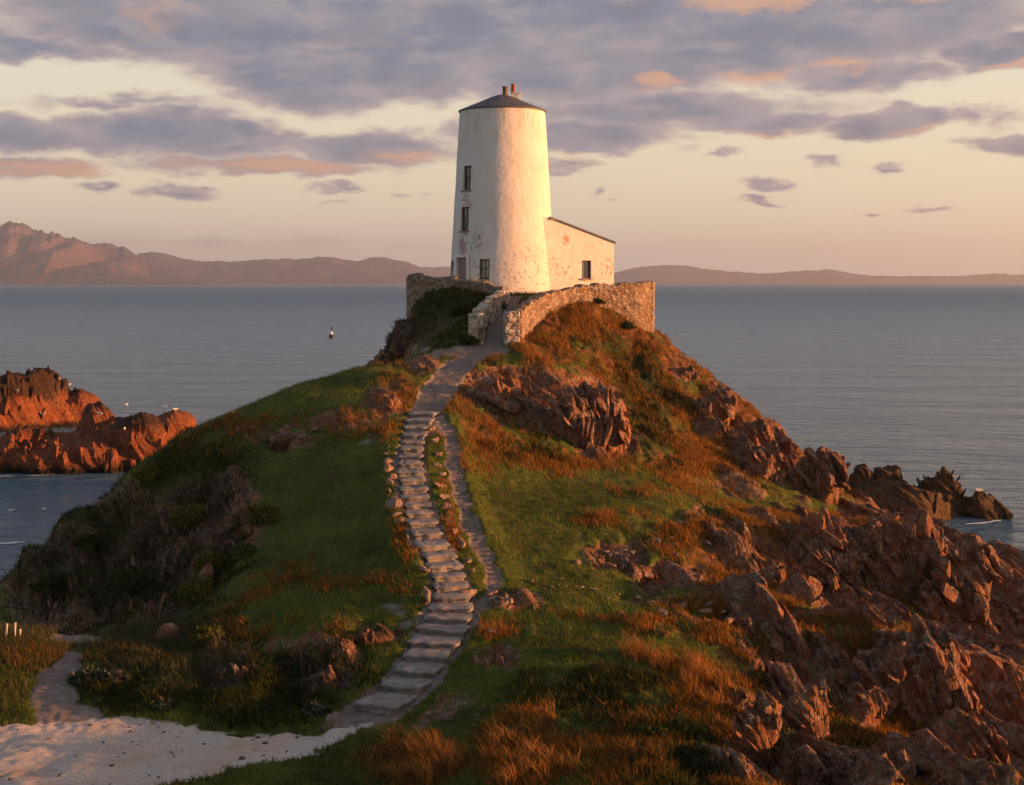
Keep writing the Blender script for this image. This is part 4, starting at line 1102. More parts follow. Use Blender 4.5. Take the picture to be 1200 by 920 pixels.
def build_crags():
    # px, py, width px, height px, depth ratio, sub, rz, tilt, k, scale, sink, label
    L = [
        (1085, 800, 215, 150, .8, 6, .35, (.15, .42), .8, .9, .42, 'large domed rock mass with pale lichen, nearest the lower right corner'),
        (1052, 655, 165, 120, .7, 6, .3, (.1, .5), .8, .9, .42, 'tall ribbed red crag with grassy top in front of the dark right islet'),
        (1120, 690, 90, 150, .8, 6, .3, (.0, .45), .8, .8, .4, 'dark fin of rock falling to the inlet, right of the ribbed red crag'),
        (968, 655, 120, 90, .7, 6, .2, (.1, .4), .75, .8, .42, 'ribbed orange crag between the grass plateau and the red crag'),
        (845, 618, 110, 44, .7, 6, .2, (.1, .2), .6, .7, .42, 'low pale broken rock bank at the right edge of the grass plateau'),
        (960, 560, 90, 80, .6, 6, .2, (.1, .5), .7, .8, .4, 'steep dark red cliff at the right foot of the tower mound'),
        (900, 545, 70, 60, .6, 5, .2, (.1, .4), .6, .7, .45, 'brown crag on the right flank of the tower mound'),
        (1016, 836, 56, 84, .8, 5, .3, (.0, .35), .55, .6, .4, 'upright dark boulder with orange edge left of the domed rock mass'),
        (944, 840, 66, 120, .8, 6, .35, (.0, .45), .6, .7, .42, 'slanting ribbed fin of orange rock with a dark left face'),
        (885, 850, 60, 130, .8, 6, .35, (.0, .4), .6, .7, .42, 'leftmost slanting rock fin beside the foreground grass'),
        (1140, 872, 110, 80, .8, 6, .3, (.1, .3), .6, .7, .42, 'broken rock shelf under the domed rock mass'),
        (1050, 892, 110, 60, .8, 6, .3, (.1, .2), .55, .6, .42, 'pale cracked rock ledge at the bottom edge below the upright boulder'),
        (590, 458, 100, 62, .6, 6, .2, (.1, .2), .6, .7, .42, 'grey cracked rock face right beside the upper path'),
        (690, 492, 120, 92, .6, 6, .2, (.15, .3), .65, .75, .42, 'large orange rock face on the knoll below the curved wall'),
        (272, 604, 60, 100, .7, 6, -.3, (.0, .25), .6, .7, .45, 'grey cleft crag at the brink of the left cliff'),
        (205, 640, 60, 80, .7, 5, -.3, (.0, .25), .5, .7, .48, 'dark buttress of the left cliff'),
        (378, 784, 76, 72, .7, 6, -.1, (.0, .15), .5, .6, .42, 'dark upright slabby outcrop left of the lower steps'),
        (272, 792, 70, 50, .8, 6, -.4, (.0, .2), .5, .6, .42, 'low brown outcrop above the grass bank left of the slabby outcrop'),
        (442, 744, 64, 26, .8, 5, .1, (.0, .1), .4, .5, .42, 'small dark rock ledge beside the steps below the landing'),
        (332, 512, 60, 24, .8, 5, .1, (.0, .1), .4, .5, .42, 'pale rock band on the upper left slope'),
        (455, 468, 30, 34, .8, 5, .1, (.0, .1), .35, .45, .42, 'orange lit rock left of the upper path'),
        (496, 430, 34, 18, .8, 5, .1, (.0, .1), .3, .4, .42, 'rounded rock just left of where the path leaves the gateway'),
        (466, 394, 60, 66, .7, 6, -.2, (.0, -.3), .5, .7, .42, 'dark cliff under the left end of the grey terrace wall'),
        (578, 770, 56, 36, .8, 5, .1, (.0, .1), .35, .5, .45, 'dark rock hump in the grass right of the lower steps'),
        (805, 432, 44, 30, .8, 5, .1, (.0, .3), .4, .5, .42, 'rock bulge on the skyline right of the curved wall'),
        (872, 724, 70, 34, .8, 5, .3, (.0, .2), .45, .55, .42, 'pale stony bank right of the lower lawn'),
        (745, 662, 70, 26, .8, 5, .3, (.0, .2), .4, .5, .42, 'line of pale rubble rock across the grass plateau'),
        (946, 692, 40, 30, .9, 4, .3, (.0, .1), .2, .4, .35, 'smooth dark boulder in the hollow below the ribbed orange crag'),
        (967, 578, 20, 36, .9, 4, .2, (.0, .0), .15, .35, .25, 'small upright orange block at the foot of the dark red cliff'),
        (842, 476, 56, 60, .7, 6, .2, (.1, .4), .6, .7, .4, 'craggy buttress on the right skyline of the tower mound, upper of two'),
        (890, 515, 56, 50, .7, 6, .2, (.1, .4), .6, .7, .4, 'craggy buttress on the right skyline of the tower mound, lower of two'),
        (243, 674, 18, 26, .9, 4, .2, (.0, .0), .1, .3, .3, 'boulder with orange lichen on the brow of the left slope'),
        (197, 744, 30, 20, .9, 4, .2, (.0, .0), .1, .3, .3, 'orange-topped boulder at the foot of the left slope'),
    ]
    BIGM = {0, 1, 2, 3, 5, 6, 7, 8, 9, 10, 13, 29, 30}
    for i, (px, py, w, h, dr, sub, rz, tilt, k, s_, sink, lab) in enumerate(L):
        q = G(px, py + h * .3); u = q.y / FPX
        W_, H_ = w * u, h * u
        if sub == 4:
            crag('boulder', (q.x, q.y + W_ * dr * .18, q.z + H_ * (.5 - sink)), (W_ * 1.1, W_ * dr * 1.1, H_ * 1.5), 100 + i, sub, rz, tilt, k, s_, 'rock', lab, 'boulder', cuts=14)
        else:
            crag_bundle('rock_outcrop', (q.x, q.y + W_ * dr * .2, q.z), (W_, W_ * dr, H_ * 1.05), 100 + i, int(np.clip(W_ * H_ * 3.6, 12, 60)), lab, k=k, sink=(.12 if i in BIGM else .40), mat='dark_rock' if px < 480 and py > 480 or px < 475 and py < 400 else 'rock')

def build_islets():
    crag('islet', (-50.5, 139, .3), (17, 13, 13.0), 201, 6, .3, (.0, .1), 1.0, 1.2, 'sea_rock', 'tallest dark-topped rocky islet at the left edge of the sea', 'islet', extra=[(6.5, 1, 0., 8, 7, 7.), (-8, 0, 1, 9, 9, 10)])
    crag('islet', (-32.2, 122, -.2), (8.4, 8, 5.6), 202, 6, .2, (.0, .1), .8, 1., 'sea_rock', 'jagged orange islet that runs behind the left hillside', 'islet', extra=[(-3.3, 1, 1.2, 4.5, 5, 5.8), (2.8, 0, .8, 5, 5, 4.8), (5.5, 0, 0, 5, 5, 3.6)])
    crag('islet', (-32.5, 107, .2), (15, 7, 5.2), 203, 6, .15, (.0, .1), .9, 1., 'sea_rock', 'low orange rocky islet nearest the left beach', 'islet', extra=[(4.2, .5, .9, 6.5, 6, 6.), (-4.4, 0, .6, 7, 6, 4.6)])
    crag('islet', (24.0, 85.5, .1), (9.6, 6.5, 4.2), 204, 6, .1, (.0, .06), .7, .8, 'weed_rock', 'dark weedy rocky islet with a red point in the right-hand inlet', 'islet', extra=[(-2.6, 1.3, 1.5, 1.9, 2., 2.4), (-.7, 1.6, 1.5, 2.4, 2., 2.6), (2.3, 1.0, 1.2, 3., 2.6, 2.6), (-5.4, .8, .4, 6., 5, 3.6), (4.2, -.6, 0., 3., 3.2, 2.6)])

def small_rock_mesh(name, seed, mat='stone', flat=1.0):
    r = np.random.default_rng(seed)
    v, f = shard(1.25 * r.uniform(.8, 1.3), r.uniform(.6, 1.), flat * r.uniform(.5, .9), r, 3, .2, np.eye(3)); v = v * .8
    return mesh_np(name, v, f, M[mat], smooth=False)

def build_stones():
    base = [small_rock_mesh('stone', 300 + i, 'stone', (1., .8, .65, 1.2)[i % 4]) for i in range(8)]
    def put(px, py, s, label, group, up=1.0, name='stone', sink=.18):
        q = G(px, py)
        o = link(bpy.data.objects.new(name, random.choice(base)))
        o.location = (q.x, q.y, q.z + s * (.5 * up - sink)); o.scale = (s * random.uniform(.85, 1.2), s * random.uniform(.85, 1.2), s * up)
        o.rotation_euler = (random.uniform(-.25, .25), random.uniform(-.25, .25), random.uniform(0, 6.28))
        return tag(o, label, 'stone', group)
    ordn = ['topmost', 'second', 'third', 'fourth', 'fifth', 'sixth', 'seventh', 'eighth', 'ninth', 'tenth', 'eleventh', 'twelfth', 'thirteenth', 'fourteenth', 'fifteenth', 'sixteenth']
    rowL = [(457, 526), (455, 536), (458, 545), (457, 554), (460, 562), (458, 571), (459, 580), (462, 589), (461, 598), (464, 606), (468, 618), (474, 632)]
    for i, (a, b_) in enumerate(rowL):
        put(a + random.uniform(-4, 4), b_, random.uniform(.14, .55), '%s kerb stone down the row left of the upper steps' % ordn[i], 'kerb stones left of the upper steps', random.uniform(.8, 1.25))
    rowR = [(508, 505), (512, 520), (513, 534), (515, 548), (517, 560), (516, 573), (521, 586), (524, 600), (527, 613), (532, 627), (540, 642), (548, 660), (555, 674)]
    for i, (a, b_) in enumerate(rowR):
        put(a + random.uniform(-2, 2), b_, random.uniform(.24, .46), '%s stone down the grassy strip between the steps and the dirt track' % ordn[i], 'stones between the steps and the dirt track', random.uniform(.7, 1.1))
    for (a, b_, s, up, lab) in [(548, 702, .5, .7, 'grey-green block where the dirt track rejoins the steps'), (497, 672, .42, .8, 'yellowish leaning stone left of the steps above the landing'), (501, 706, .36, 1.5, 'small upright slab stone left of the steps at the landing'),
                           (423, 828, .5, .6, 'flat stone left of the lowest steps'), (455, 800, .4, .6, 'grey stone beside the lower steps'), (385, 850, .5, .3, 'flat slab lying at the edge of the gravel'),
                           (575, 742, .5, .6, 'orange stone on top of the dark rock hump'), (577, 700, .34, .8, 'orange stone left of the pale stone pile'), (613, 697, .34, .8, 'orange stone right of the pale stone pile')]:
        put(a, b_, s, lab, None, up, 'boulder' if s > .45 else 'stone')
    for i in range(18):
        put(random.gauss(595, 14), random.gauss(706, 3.5), random.uniform(.14, .3), 'pale stone in the low pile on the grass right of the landing', 'pale stones in the pile right of the landing', .8)
    for i in range(26):
        put(random.gauss(675, 34), random.gauss(693, 7), random.uniform(.1, .24), 'small pale stone scattered on the grass below the rubble line', 'pale stones scattered on the lawn', .7)
    for i in range(30):
        t = random.random()
        put(690 + 190 * t + random.gauss(0, 16), 655 - 40 * t + random.gauss(0, 10), random.uniform(.14, .42), 'broken stone on the stony bank along the right edge of the grass plateau', 'broken stones on the right bank', .8)
    for i in range(24):
        put(random.gauss(815, 45), random.gauss(712, 12), random.uniform(.12, .34), 'broken stone on the bank above the lower lawn', 'broken stones above the lower lawn', .8)
    for i in range(14):
        put(random.gauss(525, 26), random.gauss(838, 7), random.uniform(.08, .2), 'small stone on the bare scrape right of the lowest steps', 'stones on the bare scrape', .7)
    for i in range(16):
        put(random.gauss(325, 30), random.gauss(508, 4), random.uniform(.15, .4), 'pale stone on the rock band of the upper left slope', 'pale stones on the upper left slope', .8)
    for i in range(14):
        put(random.gauss(400, 60), random.gauss(690, 26), random.uniform(.08, .18), 'small stone lying on the left turf slope', 'small stones on the left turf', .7)

# ------------------------------------------------------------------ stone steps
def build_steps():
    ii = [int(np.argmin(np.hypot(SPINE[:, 0] - W(*q)[0], SPINE[:, 1] - W(*q)[1]))) for q in ((500, 480, 57.4), (408, 850, 34.7))]
    i = ii[0]; marks = [i]; zl = SPINE[i, 2]; tgt = .17
    while i < ii[1]:
        if zl - SPINE[i, 2] >= tgt and (i - marks[-1]) >= 3 or (i - marks[-1]) > 13:
            marks.append(i); zl = SPINE[i, 2]; tgt = random.uniform(.145, .21)
        i += 1
    nst = len(marks) - 1
    words = 'first second third fourth fifth sixth seventh eighth ninth tenth eleventh twelfth thirteenth fourteenth fifteenth sixteenth seventeenth eighteenth nineteenth twentieth'.split()
    def ordw(k):
        if k < 20: return words[k]
        tens = {2: 'twenty', 3: 'thirty', 4: 'forty'}[(k + 1) // 10]; r_ = (k + 1) % 10
        return ({2: 'twentieth', 3: 'thirtieth', 4: 'fortieth'}[(k + 1) // 10]) if r_ == 0 else tens + '-' + words[r_ - 1]
    for k in range(nst):
        a, b_ = SPINE[marks[k]], SPINE[marks[k + 1]]
        tg = b_[:2] - a[:2]; Ld = np.linalg.norm(tg); tg /= Ld
        ang = math.atan2(tg[1], tg[0]) + random.uniform(-.07, .07)
        mid = (a[:2] + b_[:2]) / 2; w = (a[3] + b_[3]) * .86 * random.uniform(.9, 1.05)
        top = (a[2] + b_[2]) / 2 + .045
        depth = Ld + .16
        nx, ny_, nz_ = max(6, int(depth / .06)), max(10, int(w / .06)), 3
        # slab with an irregular rounded outline, worn top and rough riser
        X, Yv = np.meshgrid(np.linspace(-1, 1, nx), np.linspace(-1, 1, ny_), indexing='ij')
        sd = random.randint(0, 9999)
        ox = 1 + .10 * vn2(Yv * 2.3 + sd, Yv * 0 + sd, 1) * np.abs(X); oy = 1 + .07 * vn2(X * 1.5 + sd, Yv * 0 - sd, 2) * np.abs(Yv)
        rr = np.sqrt(np.clip(1 - .10 * (X * Yv) ** 4, 0, 1))
        xs = X * ox * rr * depth / 2; ys_ = Yv * oy * rr * w / 2
        edge = np.maximum(np.abs(X), np.abs(Yv))
        zt = top + .035 * fbm2(xs * 3 + sd, ys_ * 3, 3, 5) - .025 * sstep(.85, 1, edge) - .03 * sstep(.2, 1., X) * 0
        cr = np.abs(vn2(ys_ * 1.3 + sd, xs * .4, 8)); zt = zt - .035 * sstep(.05, .0, cr)
        ca, sa = math.cos(ang), math.sin(ang)
        wx, wy = mid[0] + ca * xs - sa * ys_, mid[1] + sa * xs + ca * ys_
        V = [np.stack([wx, wy, zt], -1).reshape(-1, 3)]
        def ringz(ins, z):
            kx, ky = 1 - 2 * ins / depth, 1 - 2 * ins / w
            X2, Y2 = xs * kx, ys_ * ky
            return np.stack([mid[0] + ca * X2 - sa * Y2, mid[1] + sa * X2 + ca * Y2, np.broadcast_to(z, xs.shape)], -1).reshape(-1, 3)
        V += [ringz(0, zt - .055), ringz(.07, zt - .065), ringz(.06, top - .45)]
        m_ = nx * ny_
        ia = (np.arange(nx - 1)[:, None] * ny_ + np.arange(ny_ - 1)[None, :]).ravel()
        F = [np.stack([ia, ia + ny_, ia + ny_ + 1, ia + 1], 1), np.stack([ia, ia + 1, ia + ny_ + 1, ia + ny_], 1) + 3 * m_]
        ring = [j for j in range(ny_)] + [q * ny_ + ny_ - 1 for q in range(1, nx)] + [(nx - 1) * ny_ + j for j in range(ny_ - 2, -1, -1)] + [q * ny_ for q in range(nx - 2, 0, -1)]
        r0 = np.array(ring); r1 = np.roll(r0, -1)
        for lv in range(3): F.append(np.stack([r0, r1, r1 + m_, r0 + m_], 1) + lv * m_)
        V = np.concatenate(V); F = np.concatenate(F)
        org = np.array([mid[0], mid[1], top - .1])
        o = obj_np('stone_step', V - org, F, M['step']); o.location = org
        o.data.set_sharp_from_angle(angle=R(50))
        tag(o, 'worn flat stone step, the %s one up from the gravel clearing' % ordw(nst - 1 - k), 'step', 'stone steps climbing to the tower')
    # two walking slabs inside the gateway
    return nst

# ------------------------------------------------------------------ vegetation
def blades(name, pos, h, w, lean, tint, mat, curve=.35, seg=2):
    n_ = len(pos); r = rng
    a = r.uniform(0, 2 * np.pi, n_); dirx, diry = np.cos(a), np.sin(a)
    la = r.normal(0, 1, (n_, 2)) * lean[0] + np.array(lean[1])
    b0 = pos - np.stack([dirx * w / 2, diry * w / 2, h * 0 + .03], 1); b1 = pos + np.stack([dirx * w / 2, diry * w / 2, h * 0 - .03], 1)
    tip = pos + np.stack([la[:, 0] * h, la[:, 1] * h, h], 1)
    if seg == 1:
        V = np.stack([b0, b1, tip], 1).reshape(-1, 3); F = np.arange(3 * n_).reshape(-1, 3); rep = 3
    else:
        midp = pos + np.stack([la[:, 0] * h * curve, la[:, 1] * h * curve, h * .6], 1)
        m0 = midp - np.stack([dirx * w * .35, diry * w * .35, h * 0], 1); m1 = midp + np.stack([dirx * w * .35, diry * w * .35, h * 0], 1)
        V = np.stack([b0, b1, m0, m1, tip], 1).reshape(-1, 3); k = np.arange(n_)[:, None] * 5
        F = np.concatenate([k + np.array([[0, 1, 3]]), k + np.array([[0, 3, 2]]), k + np.array([[2, 3, 4]])]); rep = 5
    return obj_np(name, V, F, mat, attrs={'tint': np.repeat(tint, rep, 0)}, smooth=False)

def build_grass(T):
    P, px, py, n_ = T['P'], T['px'], T['py'], T['n']
    ok = (px > -60) & (px < 1260) & (py > 320) & (py < 960) & (P[:, 1] > 24) & (P[:, 1] < 86) & (T['clear'] > .6)
    e = fbm2(P[:, 0] * .9, P[:, 1] * .9, 3, 51); vis = ok * (1.0)
    def pick(wt, n):
        wt = wt * vis; c_ = np.cumsum(wt); i = np.searchsorted(c_, rng.random(n) * c_[-1])
        q = P[i] + rng.normal(0, .05, (n, 3)) * np.array([1, 1, 0])
        return i, q
    def cols(n, pal, var=.25):
        pal = np.array(pal); c_ = pal[rng.integers(0, len(pal), n)] * rng.uniform(1 - var, 1 + var, (n, 1)); return c_
    wind = (-.22, -.05)
    # short turf
    i, q = pick((1 - T['rock']) * (1 - .6 * T['dry']) * (1 - .4 * T['shrub']) * sstep(-.6, .2, e + .25), 240000)
    o = blades('turf_grass', q, rng.uniform(.05, .15, len(q)), rng.uniform(.014, .03, len(q)), (.45, (-.1, 0)), cols(len(q), [(.085, .135, .016), (.125, .16, .022), (.17, .15, .04), (.065, .095, .012)]) * (1 + 1.1 * fbm2(q[:, 0] * .7, q[:, 1] * .7, 4, 91))[:, None], M['blade'], seg=1)
    tag(o, 'short green turf on the slopes beside the path', 'grass', kind='stuff')
    # dry heath and bracken
    i, q = pick(T['dry'] * (1 - .75 * T['rock']) * sstep(-.25, .15, e + .3 * fbm2(P[:, 0] * 3, P[:, 1] * 3, 2, 5)), 150000)
    o = blades('dry_heath', q, rng.uniform(.08, .30, len(q)), rng.uniform(.02, .04, len(q)), (.5, wind), cols(len(q), [(.32, .125, .025), (.23, .085, .02), (.38, .18, .042), (.14, .07, .018), (.09, .09, .018)]), M['blade'], seg=1)
    tag(o, 'russet dry heath and bracken on the mound and banks', 'heath', kind='stuff')
    # low dark scrub on the left cliff and terrace foot
    i, q = pick(T['shrub'] * (1 - .5 * T['rock']) * sstep(-.2, .2, e + .1), 60000)
    o = blades('low_scrub', q, rng.uniform(.08, .28, len(q)), rng.uniform(.035, .07, len(q)), (.6, (0, 0)), cols(len(q), [(.02, .03, .008), (.035, .045, .01), (.06, .062, .014), (.028, .034, .012)]), M['blade'], seg=1)
    tag(o, 'dark green scrub covering the left cliff and terrace foot', 'scrub', kind='stuff')
    # tall dry grass in the foreground
    jx, jy = px + 14 * e * 2, py
    tall = blobmask(jx, jy, [(488, 908, 42, 18), (462, 893, 22, 12), (512, 888, 26, 10, .7), (612, 893, 30, 26), (632, 868, 14, 18, .8), (590, 912, 30, 16), (560, 910, 20, 12, .5), (660, 910, 20, 12, .4), (815, 800, 18, 15), (838, 826, 14, 18, .6), (735, 775, 16, 5, .5), (770, 782, 20, 6, .4), (578, 741, 10, 5, .5)], .3) * (P[:, 1] > 26) * (P[:, 1] < 40)
    cl = sstep(-.05, .12, fbm2(P[:, 0] * 2.2, P[:, 1] * 2.2, 2, 61))
    i, q = pick(tall * (.12 + cl), 13000)
    hh = rng.uniform(.12, .68, len(q)) ** 1.2 * (.6 + .5 * cl[i])
    o = blades('tall_dry_grass', q, hh, rng.uniform(.010, .022, len(q)), (.34, (-.26, -.1)), cols(len(q), [(.40, .17, .04), (.48, .25, .07), (.28, .11, .028), (.16, .09, .028), (.10, .085, .025)]), M['blade'], seg=2)
    tag(o, 'tall dry orange grass along the bottom edge', 'grass', kind='stuff')
    # dune grass left
    dune = blobmask(jx, jy, [(25, 765, 60, 28), (10, 800, 30, 26, .6), (190, 752, 70, 26), (150, 780, 50, 16, .6), (230, 790, 50, 26, .6), (-40, 790, 40, 60)], .4) * (P[:, 1] > 33) * (P[:, 1] < 50)
    i, q = pick(dune, 26000)
    o = blades('marram_grass', q, rng.uniform(.1, .4, len(q)), rng.uniform(.01, .02, len(q)), (.34, (-.2, -.05)), cols(len(q), [(.08, .085, .042), (.06, .07, .032), (.11, .10, .055), (.042, .052, .02)]), M['blade'], seg=2)
    tag(o, 'greyish marram grass on the low dune at lower left', 'grass', kind='stuff')

def bush(name, loc, r, h, n_, pal, label, cat, group=None, leaf=.07):
    k = rng.normal(size=(n_, 3)); k /= np.linalg.norm(k, axis=1)[:, None]; k[:, 2] = np.abs(k[:, 2])
    rad = rng.uniform(.45, 1.0, n_) ** .6
    lump = 1 + .45 * fbm3(k[:, 0] * 2.2 + loc[0], k[:, 1] * 2.2, k[:, 2] * 2.2 + loc[1], 3, 5) * 1.6
    c0 = k * (rad * lump)[:, None] * np.array([r, r, h])
    d1 = rng.normal(size=(n_, 3)); d1 /= np.linalg.norm(d1, axis=1)[:, None]; d2 = np.cross(d1, rng.normal(size=(n_, 3))); d2 /= np.linalg.norm(d2, axis=1)[:, None]
    s = leaf * rng.uniform(.6, 1.4, (n_, 1))
    V = np.stack([c0 - d1 * s * .5, c0 + d2 * s * .8 + np.array([0, 0, .3]) * s, c0 + d1 * s * .5, c0 - d2 * s * .5], 1).reshape(-1, 3)
    F = np.arange(4 * n_).reshape(-1, 4)
    pal = np.array(pal); t = pal[rng.integers(0, len(pal), n_)] * rng.uniform(.7, 1.3, (n_, 1))
    root = empty(name, loc); tag(root, label, cat, group)
    obj_np('foliage', V, F, M['shrub_leaf'], root, False, {'tint': np.repeat(t, 4, 0)})
    bm = bmesh.new()
    for q in range(5):
        a = random.uniform(0, 6.28); e_ = Vector((math.cos(a) * r * .5, math.sin(a) * r * .5, h * .6))
        p0 = Vector((0, 0, -.15)); d = (e_ - p0)
        M_ = Matrix.Translation(p0 + d / 2) @ d.to_track_quat('Z', 'Y').to_matrix().to_4x4()
        bmesh.ops.create_cone(bm, segments=6, radius1=.025, radius2=.01, depth=d.length, matrix=M_, cap_ends=True)
    obj_bm('stem', bm, M['frame_wood'], root)
    return root

def build_pebbles(T):
    r = np.random.default_rng(9); P, px, py = T['P'], T['px'], T['py']
    ok = np.nonzero((T['grav'] > .35) & (py < 940) & (px > -60))[0]
    parts = []
    for i in r.choice(ok, 130):
        s_ = r.lognormal(-3.6, .5); v, f = ico(1)
        v = v * np.array([s_ * r.uniform(.7, 1.4), s_ * r.uniform(.7, 1.3), s_ * .6]); parts.append((v + P[i] + np.array([r.normal(0, .04), r.normal(0, .04), s_ * .2]), f))
    v, f = bundle(parts); o = obj_np('pebbles', v, f, M['stone'], smooth=False); tag(o, 'small pebbles strewn over the pale gravel', 'gravel', kind='stuff')

def build_bushes():
    gor = [(.10, .095, .014), (.06, .075, .012), (.04, .055, .01), (.16, .13, .015)]
    drk = [(.03, .045, .012), (.045, .06, .014), (.022, .03, .01)]
    yel = [(.22, .17, .02), (.12, .11, .015), (.07, .08, .015)]
    L = [(306, 612, .75, .7, gor, 'yellow-green gorse bush at the right side of the grey cleft crag'), (248, 668, .6, .55, gor, 'yellow-green bush behind the boulder with orange lichen'), (236, 700, .8, .6, gor, 'broad gorse bush on the brow above the marram grass'),
         (222, 612, .7, .6, gor, 'gorse bush clinging to the cliff left of the cleft crag'), (175, 560, .7, .5, gor, 'gorse bush on the shoulder of the left hill near the skyline'), (150, 690, .8, .6, drk, 'dark green bush low on the left cliff face'), (65, 690, .8, .6, drk, 'dark bush on the outermost left cliff'),
         (110, 640, .7, .5, drk, 'dark bush halfway up the outer left cliff'), (247, 755, .6, .45, gor, 'small bush above the low brown outcrop'), (287, 650, .45, .4, [(.04, .085, .02), (.06, .1, .03)], 'bright green leafy clump below the cleft crag'),
         (545, 368, .7, .5, drk, 'dark bush at the foot of the grey terrace wall'), (578, 362, .6, .55, drk, 'dark bush inside the left parapet'), (700, 356, .4, .35, drk, 'small dark bush against the curved sunlit wall'), (735, 385, .4, .3, drk, 'dark tuft below the corner of the curved wall'),
         (735, 498, .4, .42, yel, 'bright yellow bush against the foot of the orange rock face'), (789, 548, .4, .3, drk, 'round dark tuft on the slope right of the knoll'), (612, 398, .35, .3, drk, 'small bush at the foot of the right gate pillar'), (550, 402, .4, .3, drk, 'small bush at the foot of the left gate pillar'),
         (800, 866, .5, .4, gor, 'yellow-green bush left of the slanting rock fins'), (758, 872, .5, .35, drk, 'low dark bush in the foreground grass'), (890, 800, .4, .3, gor, 'small yellowish bush between the rock fins')]
    for (px, py, r, h, pal, lab) in L:
        q = G(px, py); bush('gorse_bush' if pal is not drk else 'dark_bush', (q.x, q.y, q.z), r, h, int(2600 * r), pal, lab, 'bush')
    kale = [(.07, .085, .06), (.055, .07, .045), (.095, .11, .08), (.035, .045, .028)]
    for (px, py, r, lab) in [(105, 798, .55, 'larger pale grey-green sea holly patch beside the sandy track'), (135, 800, .45, 'smaller grey-green sea holly patch right of the larger one'), (188, 834, .4, 'grey-green leafy plant at the back edge of the gravel'), (370, 838, .35, 'small yellowish plant at the gravel edge near the steps')]:
        q = G(px, py); bush('sea_holly', (q.x, q.y, q.z), r, .28, 700, kale if '    yell' not in lab else yel, lab, 'plant', leaf=.10)

# ------------------------------------------------------------------ far hills, sea, haze
def hills(name, prof, d_shore, d_ridge, label, seed, rough=.25, jag=.6):
    pxs = np.arange(prof[0][0], prof[-1][0] + .1, 2.0); hp = np.interp(pxs, [q[0] for q in prof], [331 - q[1] for q in prof])
    hp = np.convolve(np.pad(hp, 2, mode='edge'), [0, .25, .5, .25, 0], 'valid')
    hp = hp + jag * (1.2 * vn2(pxs * .09, pxs * 0, seed) + .8 * vn2(pxs * .25, pxs * 0, seed + 1) + .5 * vn2(pxs * .5, pxs * 0, seed + 2))
    ts = np.concatenate([np.linspace(0, 1, 60), np.linspace(1.05, 1.8, 14)])
    Tt, PX = np.meshgrid(ts, pxs, indexing='ij'); HP = np.repeat(hp[None, :], len(ts), 0)
    D = d_shore + (d_ridge - d_shore) * Tt
    Hr = np.maximum(HP, .4) / FPX * d_ridge + EYE
    x, y = (PX - 600) / FPX * D, D
    sh = np.where(Tt <= 1, np.clip(Tt, 0, 1) ** .75, np.clip(1 - (Tt - 1) * 1.3, -.1, 1))
    er = np.abs(fbm2(x * .0028, y * .0007, 5, seed + 7)) * 2 - .35
    z = Hr * (sh - rough * er * np.clip(Tt * (1.04 - Tt) * 4, 0, 1))
    z = np.where(Tt == 0, -3, z)
    NXX = len(pxs); i = (np.arange(len(ts) - 1)[:, None] * NXX + np.arange(NXX - 1)[None, :]).ravel()
    F = np.stack([i, i + 1, i + NXX + 1, i + NXX], 1)
    o = obj_np(name, np.stack([x, y, z], -1).reshape(-1, 3), F, M['hill'])
    return tag(o, label, 'hill', kind='structure')

def build_far():
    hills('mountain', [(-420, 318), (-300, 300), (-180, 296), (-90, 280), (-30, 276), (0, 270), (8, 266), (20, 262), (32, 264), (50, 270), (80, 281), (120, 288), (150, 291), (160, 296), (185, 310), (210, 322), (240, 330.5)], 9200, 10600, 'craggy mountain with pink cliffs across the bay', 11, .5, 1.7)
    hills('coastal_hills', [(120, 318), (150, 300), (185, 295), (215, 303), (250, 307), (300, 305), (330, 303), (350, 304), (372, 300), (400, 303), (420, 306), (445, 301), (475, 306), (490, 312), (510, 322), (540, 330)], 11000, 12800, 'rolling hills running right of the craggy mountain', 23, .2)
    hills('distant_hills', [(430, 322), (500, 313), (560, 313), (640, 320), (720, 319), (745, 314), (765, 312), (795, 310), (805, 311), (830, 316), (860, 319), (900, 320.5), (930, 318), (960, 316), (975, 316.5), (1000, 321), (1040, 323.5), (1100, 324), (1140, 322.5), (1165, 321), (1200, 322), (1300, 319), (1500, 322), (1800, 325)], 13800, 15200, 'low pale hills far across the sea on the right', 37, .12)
    # sea
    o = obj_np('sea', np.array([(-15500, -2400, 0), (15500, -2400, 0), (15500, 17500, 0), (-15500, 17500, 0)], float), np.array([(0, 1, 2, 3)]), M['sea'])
    tag(o, 'calm grey-blue sea', 'sea', kind='structure')
    bm = bmesh.new(); bm_box(bm, (0, 7500, 221), (31200, 20400, 458))
    o = obj_bm('haze', bm, M['haze']); tag(o, 'faint evening haze', 'haze', kind='stuff')

def foam_strip(pts_, w, seed):
    P = np.array(pts_, float); S, t = resample([(x, y, 0) for x, y in P], .15)
    tg = np.gradient(S[:, :2], axis=0); tg /= np.linalg.norm(tg, axis=1)[:, None] + 1e-9; nr = np.stack([tg[:, 1], -tg[:, 0]], 1)
    wv = w * np.clip(.15 + 1.3 * fbm2(t * .8, t * 0, 3, seed) + .4, 0.0, 1.3); ov = w * fbm2(t * .5, t * 0 + 5, 3, seed + 3)
    a = S[:, :2] + nr * (ov - wv / 2)[:, None]; b_ = S[:, :2] + nr * (ov + wv / 2)[:, None]
    n_ = len(S); V = np.zeros((2 * n_, 3)); V[:n_, :2] = a; V[n_:, :2] = b_; V[:, 2] = .035
    i = np.arange(n_ - 1); return V, np.stack([i, i + n_, i + n_ + 1, i + 1], 1)

